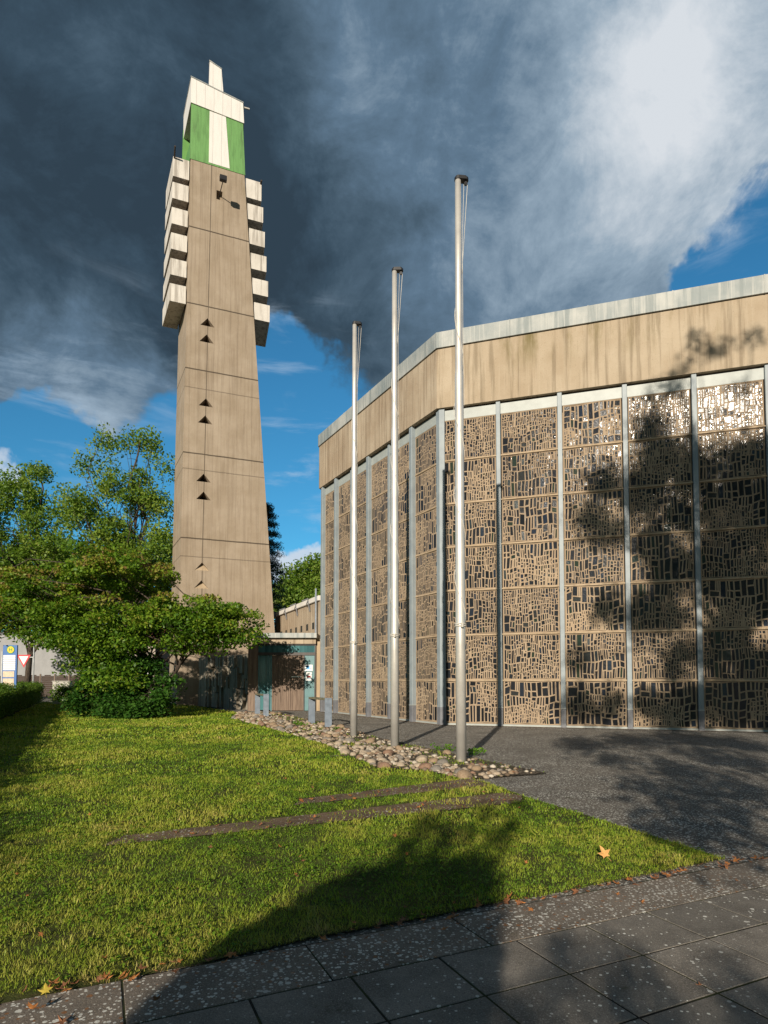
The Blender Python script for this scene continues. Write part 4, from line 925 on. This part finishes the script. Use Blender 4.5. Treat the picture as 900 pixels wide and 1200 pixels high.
def fence():
    Y = 54.0; x0, x1 = A(-20, 790, Y)[0], A(98, 790, Y)[0]; t = thing('wooden_fence', 'dark brown board fence across the street with arched panel tops', 'fence', (x0, Y, 0)); n = 7; w = (x1-x0)/n
    for i in range(n):
        mb = MB(); zt = 2.05
        for j in range(12):
            for kx in range(4):
                xa = i*w+.1+(w-.2)*kx/4; xb = i*w+.1+(w-.2)*(kx+1)/4; f = (kx+.5)/4; sag = .16*4*f*(1-f); z0 = .1+j*.165; z1 = min(z0+.155, zt-.18+sag)
                if z1 > z0: mb.box((xa, -.01-.012*(j % 2), z0), (xb, .02, z1))
        part('board_panel', mb, M['fencewood'], t); part('post', MB().box((i*w-.05, -.05, 0), (i*w+.05, .05, 2.1)), M['doorwood'], t)
fence()
def houses():
    Y = 64.0; x0, x1 = A(-40, 760, Y)[0], A(128, 760, Y)[0]; zt = A(80, 742, Y)[2]
    t = thing('grey_building', 'plain light grey rendered building behind the dark fence', 'building', ((x0+x1)/2, Y, 0)); w = x1-x0
    part('wall', MB().box((-w/2, 0, 0), (w/2, 8, zt)), M['housegrey'], t); part('roof', MB().box((-w/2-.2, -.2, zt+.001), (w/2+.2, 8.2, zt+.25)), M['shoe'], t)
    Y = 50.0; x0, x1 = A(128, 760, Y)[0], A(182, 760, Y)[0]; zt = A(150, 752, Y)[2]
    t = thing('brick_house', 'orange brick house with white windows glimpsed through the hawthorn', 'house', ((x0+x1)/2, Y, 0)); w = x1-x0
    part('wall', MB().box((-w/2, 0, 0), (w/2, 7, zt)), M['brick'], t)
    part('roof', MB().add([(-w/2-.3, -.4, zt), (w/2+.3, -.4, zt), (w/2+.3, 7.4, zt), (-w/2-.3, 7.4, zt), (-w/2-.3, 3.5, zt+2.2), (w/2+.3, 3.5, zt+2.2)], [(0, 1, 5, 4), (2, 3, 4, 5), (0, 4, 3), (1, 2, 5), (0, 3, 2, 1)]), M['rooftile'], t)
    for xx in (-1.2, .9):
        wn = part('window', MB().box((xx-.45, -.03, 1.3), (xx+.45, .05, 2.6)), M['signwhite'], t); part('pane', MB().box((xx-.38, -.036, 1.37), (xx+.38, -.031, 2.53)), M['glass'], wn)
houses()

# ------------------------------------------------------------------ cobbles of the stone bed
SC = [('pale cream rounded cobble in the flagpole bed', (.32, .25, .17), (.44, .36, .27)), ('grey rounded cobble in the flagpole bed', (.17, .15, .125), (.26, .23, .195)), ('tan rounded cobble in the flagpole bed', (.24, .165, .10), (.34, .25, .165)), ('reddish brown rounded cobble in the flagpole bed', (.19, .115, .075), (.27, .17, .115))]
stones = []
for kk, (lb, a, b) in enumerate(SC):
    mt = m_stone('cobble_%s' % lb.split()[0], a, b); ms = []
    for s_ in range(4):
        bm = bmesh.new(); bmesh.ops.create_icosphere(bm, subdivisions=3, radius=1); r = np.random.default_rng(900+kk*10+s_); ph = r.uniform(0, 6, (6, 3)); fr = r.uniform(-1, 1, (6, 3))*np.array([1.5, 1.8, 2.2, 3, 4, 5])[:, None]
        for v in bm.verts:
            p = np.array(v.co); v.co = Vector(p*(1+sum(a_*math.sin(p@fr[i]+ph[i, 0]) for i, a_ in enumerate((.16, .13, .10, .06, .05, .04)))))*1.0
            v.co.z *= .62; v.co.y *= .82
        for f in bm.faces: f.smooth = True
        me = bpy.data.meshes.new('cobble'); bm.to_mesh(me); bm.free(); me.materials.append(mt); ms.append(me)
    stones.append((lb, ms))
r = np.random.default_rng(77); placed = []; tries = 0
def stone_w(x, y):   # most stones lie along the lawn side of the bed
    return 1.0
while len(placed) < 292 and tries < 40000:
    tries += 1
    y = 9.5+r.uniform(0, 1)**1.25*19.5; xlo = np.interp(y, [9.5, 10.4, 10.9, 14.7, 19.5, 24.7, 29], [1.3, .72, -.15, -1.42, -3.6, -6.17, -6.9]); xhi = np.interp(y, [9.5, 10.2, 11.6, 14.2, 15.8, 21, 26, 29], [1.4, 2.6, 2.0, 1.0, .1, -.87, -3.5, -5])
    x = xlo+(xhi-xlo)*r.beta(1.0, 2.0)
    if not inpoly(BED, np.array([x]), np.array([y]))[0]: continue
    s_ = (.045+.075*r.uniform(0, 1)**1.8)*(1+.012*y)
    if any((x-q[0])**2+(y-q[1])**2 < ((s_+q[2])*.82)**2 for q in placed): continue
    if any(math.hypot(x-a, y-b) < .1+s_*.9 for a, b in ((1.4566, 11.55), (.2532, 14.25), (-.83, 16.85))): continue
    placed.append((x, y, s_)); lb, ms = stones[int(r.choice(4, p=[.38, .22, .26, .14]))]
    o = bpy.data.objects.new('cobble_stone', ms[int(r.integers(4))]); COL.objects.link(o); o.location = (x, y, .02+s_*.14); o.scale = (s_, s_, s_*r.uniform(.85, 1.15)); o.rotation_euler = (r.normal(0, .15), r.normal(0, .15), r.uniform(0, 6.28))
    tag(o, lb, 'stone', lb.replace(' cobble in the', ' cobbles in the').split(' in ')[0]+' in the bed')

def small_stones():
    r = np.random.default_rng(91); bm = bmesh.new(); bmesh.ops.create_icosphere(bm, subdivisions=1, radius=1); bv = np.array([v.co[:] for v in bm.verts]); bf = np.array([[v.index for v in f.verts] for f in bm.faces]); bm.free()
    n = 9000; Y = 9.5+r.uniform(0, 1, n)**1.2*19.6; X = r.uniform(-7, 3, n); ok = inpoly(BED, X, Y) & (hashn(X, Y, 2.3) < .55); X, Y = X[ok], Y[ok]
    lo = np.interp(Y, [9.5, 10.4, 10.9, 14.7, 19.5, 24.7, 29], [1.3, .72, -.15, -1.42, -3.6, -6.17, -6.9]); hi = np.interp(Y, [9.5, 10.2, 11.6, 14.2, 15.8, 21, 26, 29], [1.4, 2.84, 2.3, 1.5, .44, -.87, -3.5, -5]); f = (X-lo)/(hi-lo+.01)
    ok = r.uniform(0, 1, len(X)) < np.clip(1.15-f*.85, .25, 1); X, Y = X[ok], Y[ok]; n = len(X); sz = (.022+.035*r.uniform(0, 1, n)**1.5)*(1+.02*Y)
    V = bv[None]*(1+r.normal(0, .13, (n, len(bv), 1))); a = r.uniform(0, 6.28, n); c, s_ = np.cos(a)[:, None], np.sin(a)[:, None]; ax = r.uniform(.65, 1, n)[:, None]
    x = V[:, :, 0]; y = V[:, :, 1]*ax; V = np.stack([x*c-y*s_, x*s_+y*c, V[:, :, 2]*.6], 2)*sz[:, None, None]+np.stack([X, Y, .024+sz*.2], 1)[:, None]
    Fc = (bf[None]+np.arange(n)[:, None, None]*len(bv)).reshape(-1, 3); o = link('small_stones', fast('small_stones', V.reshape(-1, 3), Fc, np.repeat(r.uniform(0, 1, n), len(bf))), m_leaf('small_stone', [(0, (.10, .07, .045)), (.4, (.28, .215, .15)), (.75, (.36, .31, .24)), (1, (.52, .46, .37))], 0, .8), None, True); o['kind'] = 'stuff'; o['label'] = 'small broken stones filling the bed between the cobbles'
small_stones()
rw_ = np.random.default_rng(19)
for px, py in ((347, 850), (356, 852), (395, 858), (522, 880), (556, 886)):
    q = G(px, py); t = thing('weed', 'small bright green weed growing among the stones of the bed', 'weed', (q[0], q[1], .02), 0, 'weeds in the stone bed')
    n = 9; C_ = np.column_stack([rw_.normal(0, .09, n), rw_.normal(0, .07, n), rw_.uniform(.03, .12, n)]); V, Fc, T, _ = leafset(C_, np.full(n, .05), 9, .075, .8, .3, int(rw_.integers(999))); link('leaves', fast('leaves', V, Fc, T), M['lf_weed'], t)
    mb = MB(); [mb.tube([(0, 0, -.01), tuple(c)], [.006, .003], 4) for c in C_]; part('stem', mb, M['lf_weed'], t)
# ------------------------------------------------------------------ fallen leaves
def leaf_mesh(seed, curl):
    r = np.random.default_rng(seed); out = []; tips = [(-2.3, .55), (-1.25, .85), (0, 1.0), (1.25, .85), (2.3, .55)]
    ang = []; 
    for i, (a, l) in enumerate(tips):
        ang += [(a-.28, l*.62), (a-.12, l*.78), (a, l*r.uniform(.9, 1.1)), (a+.12, l*.78), (a+.28, l*.62)]
        if i < 4: ang.append(((a+tips[i+1][0])/2, .36))
    ang += [(2.9, .25), (3.38, .25)]
    vs = [(0, 0, 0)]+[(l*math.sin(a), l*math.cos(a), 0) for a, l in ang]
    vs = [(x, y, curl*(x*x*.8+.5*y*y)+.06*math.sin(5*x+seed)+.05*math.sin(4*y+seed*2)) for x, y, z in vs]
    n = len(vs)-1; mb = MB().add(vs, [(0, i+1, (i+1) % n+1) for i in range(n)])
    mb.tube([(0, 0, 0), (.05, -.4, .05), (.12, -.9, .12)], .018, 4); return mb.mesh('fallen_leaf')
LM = [m_dead('leaf_orange', (.26, .09, .025), (.40, .17, .05)), m_dead('leaf_brown', (.16, .065, .03), (.25, .11, .05)), m_dead('leaf_yellow', (.42, .30, .04), (.5, .4, .06)), m_dead('leaf_tan', (.55, .27, .08), (.66, .38, .14))]
lms = {}
for i, nm in enumerate(('curled orange fallen leaf', 'curled brown fallen leaf')):
    lms[nm] = []
    for s_ in range(3):
        me = leaf_mesh(i*7+s_+1, .25+.3*s_); me.materials.append(LM[i]); lms[nm].append(me)
q = G(707, 1012); me = leaf_mesh(50, .12); me.materials.append(LM[3]); o = link('fallen_leaf', me); o.location = (q[0], q[1]-.03, .085); o.scale = (.082,)*3; o.rotation_euler = (R_(48), R_(-10), .35); tag(o, 'large pale orange plane leaf lying alone on the lawn near the paving', 'leaf')
q = G(52, 1173); me = leaf_mesh(51, .3); me.materials.append(LM[2]); o = link('fallen_leaf', me); o.location = (q[0], q[1], .05); o.scale = (.045,)*3; o.rotation_euler = (R_(30), 0, .5); tag(o, 'bright yellow leaf standing in the grass at the lower left edge', 'leaf')
def drop_leaf(x, y, z, s_, r):
    nm = 'curled orange fallen leaf' if r.uniform() < .55 else 'curled brown fallen leaf'
    o = bpy.data.objects.new('fallen_leaf', lms[nm][int(r.integers(3))]); COL.objects.link(o); o.location = (x, y, z); o.scale = (s_, s_, s_); o.rotation_euler = (r.normal(0, .35), r.normal(0, .35), r.uniform(0, 6.28))
    tag(o, nm+' among others scattered on the lawn and paving', 'leaf', nm.replace('leaf', 'leaves').replace('curled ', ''))
r = np.random.default_rng(5)
for i in range(138):      # along the edge between lawn and paving
    f = r.uniform(0, 1); a = -3.2+f*6.3; b = .40+abs(r.normal(0, .06))
    if r.uniform() < .25: b = r.uniform(.1, .5)
    p = o0+ex*a+ey*b; drop_leaf(p[0], p[1], .03+r.uniform(0, .03), r.uniform(.02, .046), r)
for s_ in STRIPS[:2]:
    for i in range(28):
        f = r.uniform(0, 1); a, b = np.array(s_[0]), np.array(s_[1]); p = a+(b-a)*f+np.array([-.4, .9])*r.uniform(-.05, .32); drop_leaf(p[0], p[1], .045, r.uniform(.02, .04), r)
for i in range(70):
    y = 3+r.uniform(0, 1)**1.3*9; x = r.uniform(-.6*y, min(2.2, .4*y))
    if inpoly(LAWN, np.array([x]), np.array([y]))[0]: drop_leaf(x, y, .045+r.uniform(0, .02), r.uniform(.015, .034), r)
for i in range(30):
    y = 9.7+r.uniform(0, 1)*2.5; x = r.uniform(.6, 2.7)
    if inpoly(BED, np.array([x]), np.array([y]))[0]: drop_leaf(x, y, .05, r.uniform(.02, .04), r)
for px, py in ((820, 1160), (735, 1125)):
    q = G(px, py); drop_leaf(q[0], q[1], .02, .022, r)

# ------------------------------------------------------------------ trees behind the camera that throw the shadows seen
def wallR(px, py):
    c = wcorner(.15); rr_ = ray(px, py); t = (nR@c)/(nR@rr_[:2]); return rr_*t+np.array([0, 0, H])
def cr6(x, y): return 600+x/2.107, 300+y/2.107
SW_ = [(230,560,55),(200,650,55),(250,690,40),(235,870,45),(165,1000,26),(160,1110,50),(240,1110,45),(345,430,50),(390,500,55),(340,560,55),(410,620,60),(350,700,55),(410,760,60),(330,870,42),(400,890,45),(340,1110,45),(420,1110,45),
 (560,490,55),(610,520,50),(520,570,65),(590,620,70),(520,690,70),(600,740,70),(520,800,60),(600,860,60),(530,910,55),(490,1000,36),(600,1010,50),(520,1110,60),(600,1110,60),(455,222,18),(520,235,17),(590,212,20),(480,250,14),(420,290,18),(400,330,22),(350,340,14),(560,330,16),(620,480,40),(430,540,40)]
r9 = random.Random(4)
SW_ += [(r9.uniform(300, 640), r9.uniform(440, 1160), r9.uniform(38, 60)) for _ in range(34)]
bl = []
for x, y, rr_ in SW_:
    px, py = cr6(x, y); q = wallR(px, py); Dd = 24+rng.uniform(-1.5, 1.5); rad = rr_/2.107*q[1]/F; bl.append((q+SUN_TO*Dd, rad))
GS = [(680, 872, 40), (740, 868, 45), (800, 866, 50), (860, 872, 50), (850, 890, 55), (800, 905, 50), (760, 925, 40), (830, 940, 60), (790, 968, 50), (865, 985, 40), (880, 925, 40), (720, 890, 25)]
for x, y, rr_ in GS:
    q = G(x, y); Dd = (q[1]+5.5)/(.966*.946)+rng.uniform(-.8, .8); bl.append((q+SUN_TO*Dd, rr_*.8*q[1]/F))
def shade_tree(name, label, base, bl, dens, lsize, mat, trunk_r, flat=1.0, seed=61, limbs=26, mn=14):
    r = np.random.default_rng(seed); base = np.array([*base, 0.]); t = thing(name, label, 'tree', tuple(base)); Vs = []; Fs = []; Ts = []; n0 = 0; mb = MB()
    topz = max(q[2] for q, _ in bl); cx = np.mean([q[0] for q, _ in bl]); cy = np.mean([q[1] for q, _ in bl])
    tr = [np.array([0, 0, -.1]), np.array([0, 0, topz*.25]), np.array([(cx-base[0])*.5, (cy-base[1])*.5, topz*.55]), np.array([cx-base[0], cy-base[1], topz*.95])]
    mb.tube(tr, [trunk_r, trunk_r*.8, trunk_r*.5, trunk_r*.1], 10)
    for i, (q, rad) in enumerate(bl):
        n = max(mn, int(dens*rad*rad)); c = (q-base)[None]+r.normal(0, 1, (n, 3))*rad*.42
        V, Fc, T, _ = leafset(c, np.full(n, lsize*1.2), 6, lsize, 1, .2, seed+i); Vs.append(V); Fs.append(Fc+n0); n0 += len(V); Ts.append(T)
        if i % 2 == 0: mb.tube(wander(tr[2] if q[2] > topz*.5 else tr[1], q-base, r, 5, .06), list(np.linspace(trunk_r*.2, .01, 6)), 5)
    link('crown', fast('crown', np.concatenate(Vs), np.concatenate(Fs), np.concatenate(Ts)), mat, t); part('trunk', mb, M['bark'], t, smooth=True)
shade_tree('plane_tree', 'large plane tree behind the viewer whose shadow falls on the church', (5.5, -8.0), bl, 280, .17, M['lf_back'], .4)
# unseen shrub, leaves shaped to throw the low shadow across lawn and paving
import itertools
PG = [(165, 1215), (250, 1130), (320, 1085), (372, 1050), (430, 1028), (500, 1013), (590, 1010), (578, 1080), (560, 1150), (545, 1215)]
bl2 = []; r = np.random.default_rng(8)
while len(bl2) < 420:
    x, y = r.uniform(160, 600), r.uniform(1008, 1215)
    if inpoly(PG, np.array([x]), np.array([y]))[0]:
        q = G(x, y); bl2.append((q+SUN_TO*(7.6+r.uniform(-.3, .3)), .055))
for x, y, rr_ in ((540, 985, 20), (500, 965, 16), (580, 955, 18), (470, 990, 14), (610, 975, 12)):
    for _ in range(3): q = G(x+r.normal(0, rr_), y+r.normal(0, rr_*.4)); bl2.append((q+SUN_TO*13, .05))
shade_tree('shadow_bush', 'unseen leafy bush behind the viewer, shaped to throw the foreground shadow', (-1.9, -4.2), bl2, 3000, .07, M['lf_dark'], .09, seed=71)
bl3 = []
for x, y, rr_ in ((690, 1150, 45), (650, 1190, 40), (760, 1195, 50), (830, 1180, 40), (885, 1150, 40), (880, 1195, 40), (600, 1195, 22), (740, 1210, 60), (660, 1120, 20), (735, 1140, 25)):
    for _ in range(3): q = G(x+r.normal(0, rr_*.5), y+r.normal(0, rr_*.25)); bl3.append((q+SUN_TO*(11+r.uniform(-.5, .5)), rr_*.6*q[1]/F))
shade_tree('plane_tree', 'smaller plane tree close behind the viewer shading the paving', (-.6, -8.4), bl3, 700, .055, M['lf_back'], .06, seed=81, mn=7)
